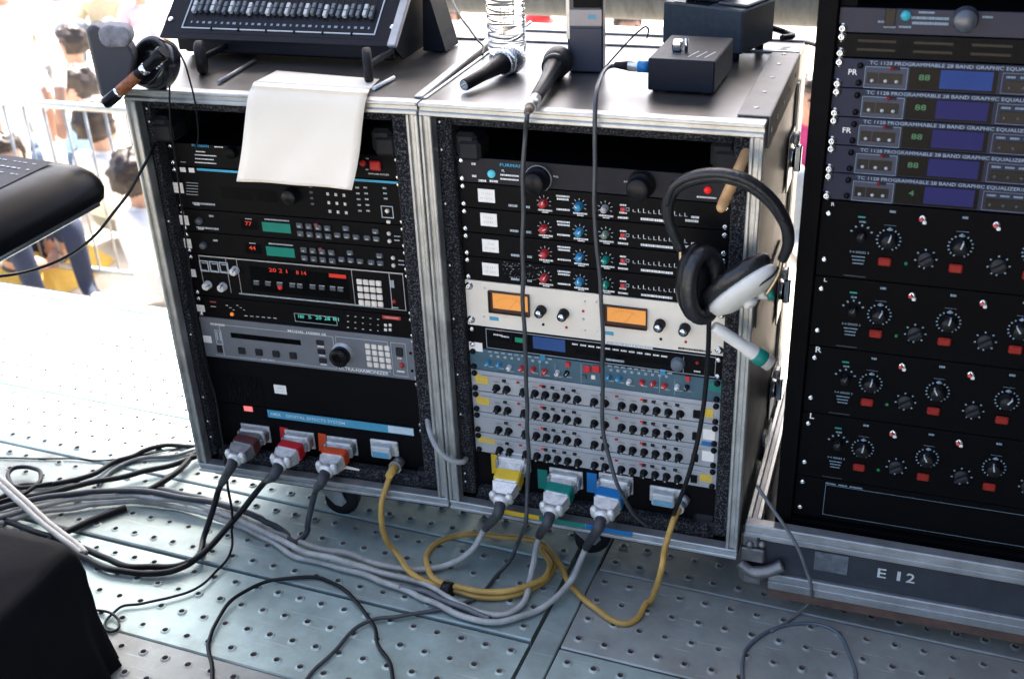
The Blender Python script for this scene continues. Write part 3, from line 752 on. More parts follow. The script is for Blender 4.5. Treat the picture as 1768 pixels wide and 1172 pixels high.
for px, py in ((930, 308), (1108, 318)):
    uu, vv = u.uv(px, py)
    b = MB(); b.lathe([(.023, 0), (.023, .012), (.0195, .012), (.0195, .03), (.017, .033), (1e-7, .032)], 24, RX); b.build('pull_light', blackpl, u.t, (uu, 0, vv))
    MB().lathe([(.0245, 0), (.0245, .0035), (.0232, .0045), (.0232, 0)], 26, RX).build('light_collar', alu_dull if px < 1000 else blackpl, u.t, (uu, 0, vv))
u.txt('PULL', 960, 305, .003, width=.009); u.txt('PULL', 1082, 314, .003, width=.009)
u.led(1222, 328, .0062, mat('red_jewel', (0.4, 0.01, 0.01), 0.3, emit=(1, .02, .01), es=.1), 'pilot_lamp'); u.dash(1220, 341, .032, .003)
u.done()
for i, (lab, third) in enumerate((('black gate unit with white label, first below the middle rack power conditioner', greyk), ('black gate unit with white label, second of four in middle rack', sagek),
                                  ('black gate unit with white label, third of four in middle rack', greenk), ('black gate unit with white label, lowest of four, just above the white meter unit', greenk))):
    u = Unit('m', 'noise_gate', lab, 'noise gate', zr(4-i), zr(3-i), black, 'noise gates in the middle rack')
    u.screws(); dy = (338, 379.5, 424.5, 465)[i]-338; dx = (0, 4, 7, 7)[i]; H = u.H
    u.sticker(840+dx, 338+dy, .0315, .0245)
    z1, z2, z3 = .0105, .020, .029
    X = lambda px: u.uv(px, 340+dy)[0]
    u.dash(0, 0, .016, .0045, greyp, uv=(X(885+dx*.6), z1)); u.dash(0, 0, .009, .0045, greyp, uv=(X(910+dx*.6), z1))
    ctr = ((939, redk, .0072), (1000, bluek, .0072), (1045, third, .0062))
    for px, m, r in ctr:
        xx = X(px+dx*.25); u.ring_ticks(xx, .0215, .0095, .0135, 7, -2.0, 2.0, greyp, .0013)
        u.knob(0, 0, r, .014, m, None, white, 'control_knob', uv=(xx, .0215)); u.dash(0, 0, .026, .0032, white, uv=(xx+.002, .0072)); u.dash(0, 0, .012, .0022, white, uv=(xx+.002, .0036))
    xx = X(972+dx*.25)
    for k, w_ in ((.036, .024), (.0305, .022), (.0115, .024)): u.dash(0, 0, w_, .0034, white, uv=(xx, k))
    xx = X(1076); u.btn(0, 0, .008, .008, .004, redk, 'red_switch', uv=(xx, .022)); u.dash(0, 0, .011, .003, white, uv=(xx, .0295)); u.dash(0, 0, .013, .003, white, uv=(xx, .0155)); u.dash(0, 0, .018, .0036, white, uv=(xx, .0065))
    u.bezel(xx+.005, xx+.011, .0195, .0255, .0008, greyp)
    for k in range(11):
        xk = X(1093+9*k); u.bar(xk, xk+.0011, .0185, .0235+.0015*(k % 3), white); u.bar(xk, xk+.005, .0185, .0195, greyp)
    u.dash(0, 0, .056, .0044, white, uv=(X(1135), .0075)); u.dash(0, 0, .022, .0044, white, uv=(X(1196), .012)); u.dash(0, 0, .014, .004, white, uv=(X(1202), .019))
    if i == 3:
        wear = MB()
        for k in range(90):
            a = X(868+random.random()*75); v = random.uniform(.012, .042); r = random.uniform(.0005, .0016)
            wear.add([(a, -.0007, v), (a+r*2, -.0007, v+r*.4), (a+r, -.0007, v+r)], [(0, 1, 2)])
        wear.build('worn_paint', greyp, u.t)
    u.done()
# --- white twin meter unit
u = Unit('m', 'level_meter_unit', 'ivory two-space compressor with two amber lit meters in middle rack', 'compressor', zr(0), zr(-2), ivory)
u.screws(screw_me, [.012, u.H-.012]); H = u.H
amber = mat('amber_meter_face', (0.62, 0.27, 0.06), 0.5, var=0.08, scale=20, emit=(1.0, 0.36, 0.06), es=0.08)
recess = mat('meter_recess', (0.05, 0.02, 0.012), 0.6)
ink = mat('meter_ink', (0.25, 0.09, 0.02), 0.6)
for a, b_ in (((845, 502), (914, 545)), ((1043, 526), (1116, 568))):
    (u0, v1), (u1, v0) = u.uv(*a), u.uv(*b_)
    mt = O('meter', None, u.t, (u0, 0, v0)); w_, h_ = u1-u0, v1-v0
    MB().box(0, w_, -.0006, .0002, 0, h_).build('window', recess, mt)
    MB().box(.006, w_-.001, -.0011, -.0007, .0075, h_-.002).build('dial_face', amber, mt)
    b = MB(); b.box(-.0015, w_+.0015, -.007, .0001, h_, h_+.0015); b.box(-.0015, w_+.0015, -.005, .0001, -.0015, 0); b.box(-.0015, 0, -.007, .0001, .0001, h_-.0001); b.box(w_, w_+.0015, -.007, .0001, .0001, h_-.0001); b.build('meter_frame', recess, mt)
    b = MB(); cx = w_*.5
    for k in range(12):
        an = -.75+1.5*k/11; p0 = (cx+math.sin(an)*.034, math.cos(an)*.034-.004); p1 = (cx+math.sin(an)*.037, math.cos(an)*.037-.004)
        b.add([(p0[0]-.0003, -.0014, p0[1]), (p0[0]+.0003, -.0014, p0[1]), (p1[0]+.0003, -.0014, p1[1]), (p1[0]-.0003, -.0014, p1[1])], [(0, 1, 2, 3)])
    b.add([(cx-.0003, -.0016, .009), (cx+.0003, -.0016, .009), (cx+.0165, -.0016, .031), (cx+.016, -.0016, .031)], [(0, 1, 2, 3)])
    b.build('scale_and_needle', ink, mt)
for px, py in ((935, 535), (974, 541), (1140, 559), (1183, 566)): u.knob(px, py, .0098, .019, blackpl, chrome, None, 'metal_cap_knob', cr=.7)
lblue = mat('blue_badge', (0.08, 0.32, 0.48), 0.5)
for px, py in ((853, 550), (1051, 575)): u.btn(px, py, .018, .0075, .001, lblue, 'badge')
for px, py, m in ((938, 560, blackpl), (978, 565, redp), (1007, 537, redp), (1007, 551, zinc), (1141, 585, blackpl), (1184, 590, redp)): u.led(px, py, .0026, m, 'small_button')
pinp = mat('faint_print', (0.42, 0.40, 0.37), 0.6)
for px, py in ((920, 528), (960, 534), (1125, 552), (1168, 560)): uu, vv = u.uv(px+15, py+8); u.ring_ticks(uu, vv, .0135, .0145, 11, m=pinp, wd=.0006)
for px, py in ((1010, 520), (1010, 570), (1030, 521), (1030, 571), (836, 497), (836, 546)): u.led(px, py, .002, zinc, 'dot')
u.dash(1200, 604, .060, .004, blackpl)
u.done()
# --- slate equaliser
u = Unit('m', 'equaliser', 'black equaliser with blue display and round dial, under the ivory meter unit', 'equaliser', zr(-2), zr(-3), black)
u.screws()
a = u.uv(839, 572); u.bezel(a[0], .470, .003, u.H-.002, .0009, greyp)
u.rect(842, 575, 880, 590, smoke, 'switch_window', .0005); u.dash(860, 578, .018, .003); u.dash(872, 581, .016, .003); u.dash(862, 571, .010, .002, redp)
u.rect(884, 576, 917, 596, smoke, 'meter_window', .0006); u.btn(897, 587, .018, .010, .0012, mat('green_meter', (0.0, 0.20, 0.10), 0.4, emit=(0, .3, .14), es=.02), 'green_display')
a, b_ = u.uv(920, 580), u.uv(976, 608); u.box_at(a[0], b_[0], b_[1], a[1], mat('blue_display', (0.015, 0.05, 0.16), 0.3, emit=(.02, .08, .3), es=.04), 'blue_display', .0008)
for i in range(12): u.dash(993+14*i, 594+1.9*i, .011, .0034)
u.dash(1085, 596, .090, .0044, white); u.rect(1065, 592, 1172, 612, smoke, 'slot', .0005)
u.rect(994, 602, 1160, 632, smoke, 'key_window', .0004); u.dash(1062, 622, .034, .0045, greyp)
u.knob(1171, 627, .0125, .012, mat('slate_dial', (0.10, 0.13, 0.16), 0.5)); u.bar(.412, .413, .004, u.H-.010, greyp); u.led(1204, 626, .003, led_dim); u.dash(1204, 641, .012, .003)
u.sticker(823, 617, .027, .019, ink=False, uv=(.014, .002))
u.done()
# --- teal processor
u = Unit('m', 'vocal_processor', 'teal faced processor crowded with red, white and blue knobs', 'processor', zr(-3), zr(-4), teal_panel)
u.screws(screw_blk)
def teal(px0):
    s_ = px0-840
    for i in range(10): u.dash(px0+6+i*11.5, 607+s_*.118+i*1.4, .008, .003, greyp)
    for i in range(9): u.dash(px0+8+i*12, 614+s_*.118+i*1.4, .005, .005, greyp)
    seq = ((4, 22, bluek), (22, 25, bluek), (40, 30, wk), (62, 31, redk), (81, 33, redk), (101, 37, redk), (123, 39, wk), (139, 40, btn_blk))
    for dx, dy, m in seq: u.knob(px0+dx, 603+dy+s_*.118, .0048, .011, m, None, white if m is not wk else blackpl, 'trim_knob'); u.dash(px0+dx+4, 611+dy+s_*.118, .010, .0018, greyp)
    u.btn(px0+141, 628+s_*.118, .008, .010, .005, redk, 'red_switch'); u.btn(px0+97, 618+s_*.118, .010, .012, .001, bluek, 'blue_badge')
    for k in (92, 118): a = u.uv(px0+k, 630+s_*.118); u.bar(a[0], a[0]+.0006, .003, u.H-.010, greyp)
teal(840); teal(1047)
for px in (1014, 1030): u.btn(px, 636, .0145, .0145, .005, redp, 'red_push_switch', .002); u.btn(px-5, 650, .008, .008, .004, key_w if px > 1020 else btn_gry)
a = u.uv(1003, 630); u.bar(a[0], a[0]+.0007, .002, u.H-.004, greyp)
u.btn(1236, 668, .026, .018, .0012, tape_g, 'green_label')
u.done()
# --- four silver compressors
for i, lab in enumerate(('silver compressor with row of black knobs, first below the teal processor', 'silver compressor with row of black knobs, second of four',
                         'silver compressor with row of black knobs, third of four, no yellow label at left', 'silver compressor with row of black knobs, lowest of four above the connectors')):
    u = Unit('m', 'compressor', lab, 'compressor', zr(-4-i), zr(-5-i), silverp, 'silver compressors with black knobs', gap=.0009)
    u.screws(screw_blk); H = u.H
    X = lambda px: (px-823)/(1238-823)*u.W
    MB().box(.018, u.W-.03, -.003, .0002, H-.011, H-.0085).build('ridge', silverp, u.t)
    for base in (0, 1):
        o = base*.2335
        ks = (.052, .073, .107, .130, .151, .172, .193, .214) if base == 0 else (.247, .268, .300, .322, .344, .366, .388, .410)
        for k, x in enumerate(ks):
            b = shared('compressor_knob', lambda: MB().lathe([(.0078, 0), (.0078, .002), (.0062, .003), (.0056, .014), (.0048, .015), (1e-7, .015)], 14, RX).lathe([(.0018, .015), (.0018, .0156), (1e-7, .0156)], 6, RX @ Matrix.Translation((0, -.003, 0)), 1).mesh('knob', [blackpl, greyp]))
            O('knob', b, u.t, (x, 0, .0125), (0, random.uniform(-1.5, 1.5), 0)); u.ring_ticks(x, .0125, .0088, .0098, 9, m=pinp, wd=.0005)
            u.dash(0, 0, .012, .0014, btn_gry, uv=(x, .0255))
        for k, x in enumerate((.068, .096, .142, .165, .186, .207) if base == 0 else (.262, .290, .338, .360, .382, .404)):
            if k == 1 or k == 2: u.btn(0, 0, .006, .004, .003, led_r if (k == 2) else led_dim, 'lamp_bar', uv=(x, .0310))
            if k != 1: u.btn(0, 0, .0075, .0045, .004, btn_blk, uv=(x+(.006 if k == 2 else 0), .0305))
    u.btn(0, 0, .0125, .0160, .004, black_gloss, 'power_switch', uv=(.440, .017))
    if i != 2: u.sticker(0, 0, .026 if i != 3 else .036, .0195 if i < 2 else .014, mat('yellow_label', (0.74, 0.50, 0.06), 0.6, var=.1), uv=(.022 if i != 3 else .024, .027 if i < 2 else .031))
    if i in (0, 3): u.sticker(0, 0, .016 if i == 0 else .022, .018 if i == 0 else .016, mat('yellow_label', (0.74, 0.50, 0.06)), uv=(.462, .022))
    if i == 1: u.sticker(0, 0, .018, .008, tape_b, ink=False, uv=(.460, .004))
    if i in (1, 2): u.sticker(0, 0, .022, .022, paper_l, ink=False, uv=(.464, .024))
    u.done()
u = Unit('m', 'connector_panel', 'black connector panel at the bottom of the middle rack', 'rack panel', zr(-8), .153, black)
u.screws(screw_me, xs=(None,), rows=[.02]); u.done(); cp_m = u

# ------------------------------------------------------------------ right rack units
navy = mat('navy_face', (0.018, 0.020, 0.040), 0.45, spec=.25, var=0.15, scale=15)
slate = mat('slate_face', (0.026, 0.029, 0.052), 0.5, spec=.15, var=0.15, scale=15)
shadep = mat('pale_blue_print', (0.20, 0.29, 0.36), 0.6, var=0.05)
def cupped(u, rows, dx=.006):
    for z in rows: O('screw', screw_me, u.t, (dx, 0, z)); O('screw', screw_me, u.t, (u.W-dx, 0, z))
def UR(*a, **k): return Unit('r', *a, **k)
u = UR('power_conditioner', 'navy power conditioner with round lamp knob at top of right rack', 'power conditioner', 1.136, 1.098, navy)
u.led(1564, 27, .0075, mat('teal_jewel', (0.03, 0.24, 0.30), 0.3, emit=(.05, .4, .5), es=.06), 'pilot_lamp'); u.btn(1537, 30, .015, .026, .003, black_gloss, 'switch')
u.knob(1667, 33, .018, .018, mat('smoky_knob', (0.08, 0.09, 0.11), 0.3, 0.5))
u.dash(1600, 22, .022, .003, shadep); u.dash(1606, 32, .052, .004, shadep); u.dash(1606, 41, .050, .004, shadep); u.dash(1522, 38, .010, .003, shadep); u.dash(1536, 47, .017, .003, shadep); u.dash(1563, 47, .018, .003, shadep); u.dash(1705, 30, .014, .003, shadep)
cupped(u, (.006,)); u.done()
u = UR('blank_panel', 'blank black panel with faint slots above the equaliser stack', 'rack panel', 1.098, 1.0615, black)
for i in range(5):
    for j in range(2): MB().box(0, .055, -.0006, .0002, 0, .004).build('slot', black_gloss, u.t, (.03+.08*i, 0, .010+.013*j))
cupped(u, (.030, .006)); u.done()
ebase = 1.0605; ep = .0456
eqp = mat('equaliser_title_print', (0.26, 0.34, 0.42), 0.6, var=0.05)
lcdb = mat('indigo_display', (0.020, 0.019, 0.080), 0.5, spec=.08, var=0.15, scale=6, emit=(.06, .06, .3), es=.02); lcdb2 = mat('blue_display_lit', (0.022, 0.042, 0.15), 0.5, spec=.08, var=0.2, scale=8, emit=(.05, .12, .45), es=.03)
gdig = mat('dim_green_digit', (0.01, 0.1, 0.04), 0.4, emit=(.03, .35, .12), es=.025, var=0, rvar=0)
for i, (lab, side) in enumerate((('graphic equaliser marked PR, topmost of five in right rack', 'PR'), ('graphic equaliser with dark indigo display, second of five in right rack', ''), ('graphic equaliser marked FR, third of five in right rack', 'FR'),
                                 ('graphic equaliser, fourth of five in right rack', ''), ('graphic equaliser, lowest of five above the black parametric units', ''))):
    u = UR('graphic_equaliser', lab, 'equaliser', ebase-ep*i, ebase-ep*(i+1), slate, 'graphic equalisers in the right rack')
    H = u.H; cupped(u, (.0055, H-.0055))
    if side: u.txt(side, 0, 0, .0085, white, width=.013, uv=(.0275, .024))
    for z in (.008, H-.010): u.led(0, 0, .0048, black_gloss, 'hole_plug', uv=(.0375, z))
    u.txt('TC 1128 PROGRAMMABLE 28 BAND GRAPHIC EQUALIZER/SPECTRUM ANALYZER', 0, 0, .0064, eqp, width=.335, uv=(.218, H-.0052))
    MB().box(.0455, .1065, -.0009, .0002, .0015, H-.011, .0008).build('key_plate', mat('grey_key_plate', (0.062, 0.066, 0.095), 0.5, spec=.15, var=.12), u.t)
    u.bezel(.0450, .1070, .001, H-.0105, .0008, shadep, d=.0013)
    for x, w_ in ((.0565, .0165), (.083, .034)): u.box_at(x-w_/2, x+w_/2, .0085, .0245, black_gloss, 'key_recess', .0014)
    for x in (.0565, .076, .092): u.led(0, 0, .0028, greyp, 'key', uv=(x, .0125))
    u.led(0, 0, .0032, mat('dull_red_lamp', (0.20, 0.02, 0.02), 0.5, spec=.1, var=0, rvar=0), uv=(.0835, .0320)); u.btn(0, 0, .010, .004, .002, black_gloss, uv=(.090, .0318)); u.dash(0, 0, .034, .0026, shadep, uv=(.085, .0275)); u.dash(0, 0, .012, .0022, shadep, uv=(.0565, .0285))
    u.box_at(.1095, .232, .002, H-.0095, smoke, 'display_window', .0012)
    b = MB(); put_text(b, '88' if i != 4 else '4', .123 if i != 4 else .130, .0165, .009, .016 if i != 4 else .008, y=-.0018); b.build('digits', gdig, u.t)
    MB().box(.153, .226, -.0022, -.0014, .0055, H-.0105).build('screen', lcdb2 if i == 0 else lcdb, u.t)
    u.bezel(.238, .440, .0025, H-.011, .0009, mat('slate_line', (0.12, 0.14, 0.2), 0.5), d=.0012)
    for k in range(9): u.dash(0, 0, .013, .0032, shadep, uv=(.250+.019*k, .0270))
    u.box_at(.243, .436, .005, .0215, black_gloss, 'key_recess', .0012)
    for k in range(9): u.led(0, 0, .0026, mat('dark_key', (0.06, 0.065, 0.08), 0.5), 'key', uv=(.250+.019*k, .0115))
    u.done()
pzs = (.8315, .697, .565, .431, .295)
redb = mat('brick_red_key', (0.27, 0.018, 0.012), 0.45, spec=.2, var=0.1)
for i, (lab, ch) in enumerate((('black parametric equaliser with red keys, just below the graphic equalisers', 'R'), ('black parametric equaliser marked L, second below the graphic equalisers', 'L'),
                               ('black parametric equaliser marked with large white R, third in its stack', 'R'), ('black parametric equaliser marked with large white L, lowest in its stack', 'L'))):
    u = UR('parametric_equaliser', lab, 'equaliser', pzs[i], pzs[i+1], satin, 'black parametric equalisers with red keys')
    H = u.H; z0 = .0775 if i else .079
    for z in (.030, H-.022): O('screw', screw_sm, u.t, (.012, 0, z)); O('screw', screw_sm, u.t, (u.W-.012, 0, z))
    u.txt(ch, 0, 0, .006 if i < 2 else .011, white, width=.005 if i < 2 else (.010 if i == 2 else .0075), uv=(.0175, H-.006))
    u.btn(0, 0, .012, .003, .001, greenk, 'green_lamp', uv=(.064, H-.024)); u.dash(0, 0, .010, .003, shadep, uv=(.066, H-.032))
    u.ring_ticks(.066, H-.055, .015, .0185, 5, -1.2, 1.2, shadep, .0028)
    u.knob(0, 0, .0085, .014, blackpl, None, btn_gry, uv=(.066, H-.056), ang=.4)
    u.txt('3-4 SERIES 3', 0, 0, .0038, shadep, width=.030, uv=(.066, .048))
    for k, w_ in enumerate((.022, .019, .017)): u.dash(0, 0, w_, .0022, shadep, uv=(.066, .040-.006*k))
    for c in range(4):
        x = .109+.1085*c
        u.dash(0, 0, .009, .004, shadep, uv=(x+.001, H-.0105)); u.dash(0, 0, .018, .0007, shadep, uv=(x, H-.034))
        u.ring_ticks(x, H-.059, .0165, .0195, 16, -2.7, 2.7, shadep, .0022); u.led(0, 0, .003, shadep, 'mark', uv=(x, H-.0405))
        u.knob(0, 0, .0125, .015, blackpl, None, greyp, 'rotary_knob', uv=(x, H-.059), ang=random.uniform(-.6, .6))
        u.btn(0, 0, .0205, .0145, .006, redb, 'red_key', .0022, uv=(x-.002, .0365))
        if c < 3:
            xk = x+.060; u.ring_ticks(xk, H-.086, .0145, .0175, 8, -2.6, 3.2, shadep, .0026)
            kb = shared('switch_knob', lambda: MB().lathe([(.0125, 0), (.0125, .004), (.011, .005), (1e-7, .005)], 18, RX).box(-.0032, .0032, -.014, -.004, -.0115, .0115, .0012).mesh('switch_knob', btn_blk))
            O('switch_knob', kb, u.t, (xk, 0, H-.086), (0, .95, 0))
            tg = O('toggle_switch', None, u.t, (x+.047, 0, H-.018))
            MB().lathe([(.0062, 0), (.0062, .002), (.0045, .003), (1e-7, .003)], 12, RX).build('nut', steel, tg)
            MB().cyl((0, -.003, 0), (-.003, -.012, .003), .0022, .003, 8).build('red_bat', redp, tg)
            MB().box(.0005, .0065, -.004, -.001, -.0085, -.003, .001).build('lamp', white, tg)
    u.led(0, 0, .003, mat('dim_green_lamp', (0.01, .12, .04), .4, emit=(0, .4, .1), es=.08 if i else .02), uv=(.140, .036))
    u.bar(.045, .080, .004, .006, mat('dull_line', (0.02, 0.022, 0.035), 0.5))
    u.done()
u = UR('drawer_panel', 'black drawer panel with thin outlined rectangle at the foot of right rack', 'rack drawer', .295, .2065, satin)
u.bar(.053, .465, .0835-.008, .0842-.008, shadep); u.bar(.053, .0537, .010, .0755, shadep); u.bar(.053, .465, .0093, .010, shadep)
for x, w_ in ((.062, .018), (.083, .016), (.106, .022)): u.dash(0, 0, w_, .0032, shadep, uv=(x, .0795))
for z in (.018, .075): O('screw', screw_sm, u.t, (.012, 0, z)); O('screw', screw_sm, u.t, (u.W-.012, 0, z))
u.done()

# ================================================================== connectors and cables
def multipin_socket(unit, A, w_=.056, h_=.034):       # housing screwed to the panel
    s = O('socket_housing', None, unit.t, (A[0], 0, A[1]))
    b = MB(); b.box(-w_/2-.006, w_/2+.006, -.004, .0002, -h_/2-.003, h_/2+.003, .001); b.box(-w_/2, w_/2, -.020, -.003, -h_/2, h_/2, .002); b.build('flange', zinc, s)
    for sx in (-1, 1): MB().box(sx*(w_/2+.002)-.003, sx*(w_/2+.002)+.003, -.024, -.005, -.010, .012, .0015).build('lever_lock', alu_dull, s)
    return s
def cable(name, label, pts, r, m, group=None, n=8, k=7, cat='cable'):
    c = tag(O(name, None, None, pts[0]), label, cat, group)
    o = Vector(pts[0]); raw = spl(pts, k); path = []; sd_ = len(label)*1.7; N_ = len(raw)
    for i, p in enumerate(raw):                # small kinks and sways of a real cable; ends stay put
        e_ = min(1, i/6, (N_-1-i)/6); q_ = p+Vector((noise.noise(p*14+Vector((sd_, 0, 0))), noise.noise(p*14+Vector((0, sd_, 0))), .35*noise.noise(p*14+Vector((0, 0, sd_)))))*(.0055*e_*(1.5 if p.z < .03 else .5))
        if p.z < .03: q_.z = max(q_.z, (r if not isinstance(r, list) else r[0])+.0005)
        path.append(q_-o)
    MB().tube(path, r, n).build('jacket', m, c)
    return c, o
def hood(c, o, A, B, m_tape, w_=.050, h_=.032, body=zinc):   # plug hood from A (at the panel) to B, with tape band and clamp
    A, B = Vector(A)-o, Vector(B)-o; d = (B-A); L = d.length; d.normalize()
    xax = (Vector((1, 0, 0)) - d*d.x).normalized(); zax = xax.cross(d).normalized()
    if zax.z < 0: zax = -zax; 
    M = Matrix((xax, d, zax)).transposed().to_4x4(); M.translation = A
    pl = O('plug', None, c, (0, 0, 0))
    b = MB(); hw, hh = w_/2, h_/2
    b.box(-hw, hw, .010, L*.62, -hh, hh, .004, 0, M)
    vs = [(-hw, L*.62, -hh), (hw, L*.62, -hh), (hw, L*.62, hh), (-hw, L*.62, hh), (-hw*.72, L*.86, -hh*.75), (hw*.72, L*.86, -hh*.75), (hw*.72, L*.86, hh*.8), (-hw*.72, L*.86, hh*.8)]
    b.add(vs, [(0, 1, 5, 4), (1, 2, 6, 5), (2, 3, 7, 6), (3, 0, 4, 7), (4, 5, 6, 7), (0, 3, 2, 1)], 0, False, M)
    b.box(-hw*.86, hw*.86, L*.84, L*.93, -hh*.5, hh*.6, .004, 0, M)
    b.build('hood', body, pl)
    MB().box(-hw-.0012, hw+.0012, L*.30, L*.58, -hh-.0012, hh+.0012, .003, 0, M).build('tape_band', m_tape, pl)
    cl = MB()
    for sx in (-1, 1): cl.lathe([(.007, -.011), (.008, -.004), (.008, .006), (.005, .012), (1e-7, .013)], 10, M @ Matrix.Translation((sx*hw*.66, L*.90, hh*.35)))
    cl.lathe([(.0165, 0), (.0165, .008), (.013, .014)], 14, M @ Matrix.Translation((0, L*.90, 0)) @ Matrix.Rotation(-math.pi/2, 4, 'X')); cl.build('cable_clamp', zinc, pl)
    for sx in (-1, 1): MB().box(sx*(hw+.003)-.0022, sx*(hw+.003)+.0022, .002, L*.30, -.008, .008, .0015, 0, M).build('lever_lock', alu_dull, pl)
    return pl
boot_m = mat('grey_boot', (0.035, 0.038, 0.043), 0.55, var=0.2)
cream = mat('cream_cable', (0.42, 0.42, 0.385), 0.5, var=0.35, scale=25)
greyc = mat('grey_cable', (0.13, 0.145, 0.15), 0.5, var=0.35, scale=25)
blackc = mat('black_cable', (0.009, 0.0095, 0.011), 0.42, spec=.22, var=0.3, scale=30)
yellc = mat('ochre_cable', (0.50, 0.30, 0.07), 0.5, var=0.35, scale=18)
F = lambda px, py, z=.008: at(px, py, z=z)
P = lambda px, py, Y: at(px, py, Y=Y)
P1 = lambda px, py, ly: M1 @ at1(px, py, ly)

# middle rack: three taped plugs with pale cables running off to the left in one bundle
tails = {'y': [(720, 984, .01), (657, 974, .012), (594, 957, .012), (518, 939, .012), (467, 914, .012), (403, 886, .012), (340, 869, .012), (230, 852, .012), (100, 862, .012), (0, 884, .012), (-120, 920, .012)],
         'g': [(740, 1013, .010), (657, 986, .010), (594, 969, .026), (518, 950, .026), (467, 925, .024), (403, 894, .024), (340, 873, .024), (230, 856, .024), (100, 868, .022), (0, 891, .02), (-120, 930, .02)],
         'b': [(740, 1036, .010), (670, 1006, .010), (594, 980, .010), (518, 960, .010), (467, 934, .010), (403, 902, .010), (330, 880, .010), (230, 866, .010), (100, 879, .010), (0, 902, .010), (-120, 945, .010)]}
mids = {'y': [(838, 912, .085), (815, 948, .04), (775, 975, .015)], 'g': [(931, 925, .075), (918, 985, .03), (907, 1033, .012), (886, 1056, .010), (850, 1062, .010), (800, 1043, .010)],
        'b': [(1012, 945, .075), (985, 1003, .03), (950, 1040, .012), (905, 1062, .010), (850, 1072, .010), (795, 1061, .010)]}
for key, nm, m, A, B, strip in (('y', 'yellow', tape_y, (889, 795), (864, 868), (857, 800)), ('g', 'green', tape_g, (978, 824), (950, 887), (937, 826)), ('b', 'blue', tape_b, (1064, 833), (1038, 895), (1022, 832))):
    ua = cp_m.uv(*A); multipin_socket(cp_m, ua)
    wa, wb = P(*A, .041), P(*B, -.052)
    d = (wb-wa).normalized()
    bt = wb+d*.022+Vector((0, 0, -.006))
    pts = [wb, bt]+[F(*q) for q in mids[key]]+[F(*q) for q in tails[key]]
    c, o = cable('multicore_cable', 'pale multicore cable with %s taped plug in the middle rack' % nm, pts, .0062, cream, 'multicore cables of the middle rack')
    hood(c, o, wa, wb, m)
    bp = spl(pts[:4], 6)[:13]; MB().tube([p-o for p in bp], [.0118-.0003*i for i in range(13)], 12).build('boot', boot_m, c)
    s_ = cp_m.uv(*strip); MB().box(-.010, .010, -.0012, -.0002, -.024, .022).build('colour_tape', m, cp_m.t, (s_[0], 0, s_[1]))
# left rack: three plugs with black cables
defs = [('rust', (443, 746), (404, 795), mat('rust_tape', (0.10, 0.028, 0.025), 0.6, var=.3), None, [(378, 845, .10), (364, 890, .05), (354, 925, .012), (340, 962, .010), (300, 985, .009), (240, 990, .009), (165, 972, .009), (60, 930, .009), (-60, 900, .009)]),
        ('red', (519, 757), (482, 803), tape_r, (491, 752), [(455, 835, .11), (410, 890, .05), (365, 940, .024), (330, 966, .012), (290, 979, .009), (225, 976, .009), (165, 955, .009), (60, 915, .009), (-60, 880, .009)]),
        ('orange', (592, 768), (562, 815), tape_o, (557, 763), [(543, 850, .10), (534, 890, .06), (526, 920, .02), (508, 934, .012), (490, 922, .012), (468, 903, .026), (430, 886, .036), (380, 870, .036), (330, 862, .036), (230, 847, .036), (100, 855, .034), (0, 876, .03), (-110, 905, .02)])]
for nm, A, B, m, strip, path in defs:
    ua = cp_l.uv(*A); multipin_socket(cp_l, ua)
    wa, wb = P1(*A, .055), P1(*B, -.032)
    bt = wb+(wb-wa).normalized()*.025+Vector((0, 0, -.008))
    pts = [wb, bt]+[F(*q) for q in path]
    c, o = cable('multicore_cable', 'dark multicore cable with %s taped plug in the left rack' % nm, pts, .0068, blackc if nm != 'orange' else mat('slate_cable', (0.05, 0.057, 0.064), 0.45, spec=.3, var=.3), 'multicore cables of the left rack')
    hood(c, o, wa, wb, m, body=zinc if nm != 'rust' else mat('dark_zinc', (0.30, 0.30, 0.30), 0.45, 0.7, var=.3, scale=60))
    bp = spl(pts[:4], 6)[:11]; MB().tube([p-o for p in bp], [.0125-.0004*i for i in range(11)], 12).build('boot', boot_m, c)
    if strip: s_ = cp_l.uv(*strip); MB().box(-.009, .009, -.0012, -.0002, -.024, .022).build('colour_tape', m, cp_l.t, (s_[0], 0, s_[1]), (0, .08, 0))
MB().box(-.024, .024, -.0012, -.0004, -.009, .009).build('white_tag', paper_l, cp_l.t, (cp_l.uv(612, 797)[0], -.03, cp_l.uv(612, 797)[1]), (0, .12, 0))
# capped sockets
for un, A, top in ((cp_l, (665, 771), lblue), (cp_m, (1150, 853), mat('blue_note', (0.14, 0.33, 0.45), 0.6))):
    ua = un.uv(*A); s = O('capped_socket', None, un.t, (ua[0], 0, ua[1]))
    MB().box(-.031, .031, -.006, .0002, -.018, .018, .002).build('flange', zinc, s); MB().box(-.024, .020, -.022, -.005, -.016, .012, .003).build('cap', mat('pale_cap', (0.55, 0.57, 0.55), 0.5, 0.2, var=.15), s)
    MB().box(-.020, .016, -.0228, -.0221, -.012, .000).build('printed_note', top, s)

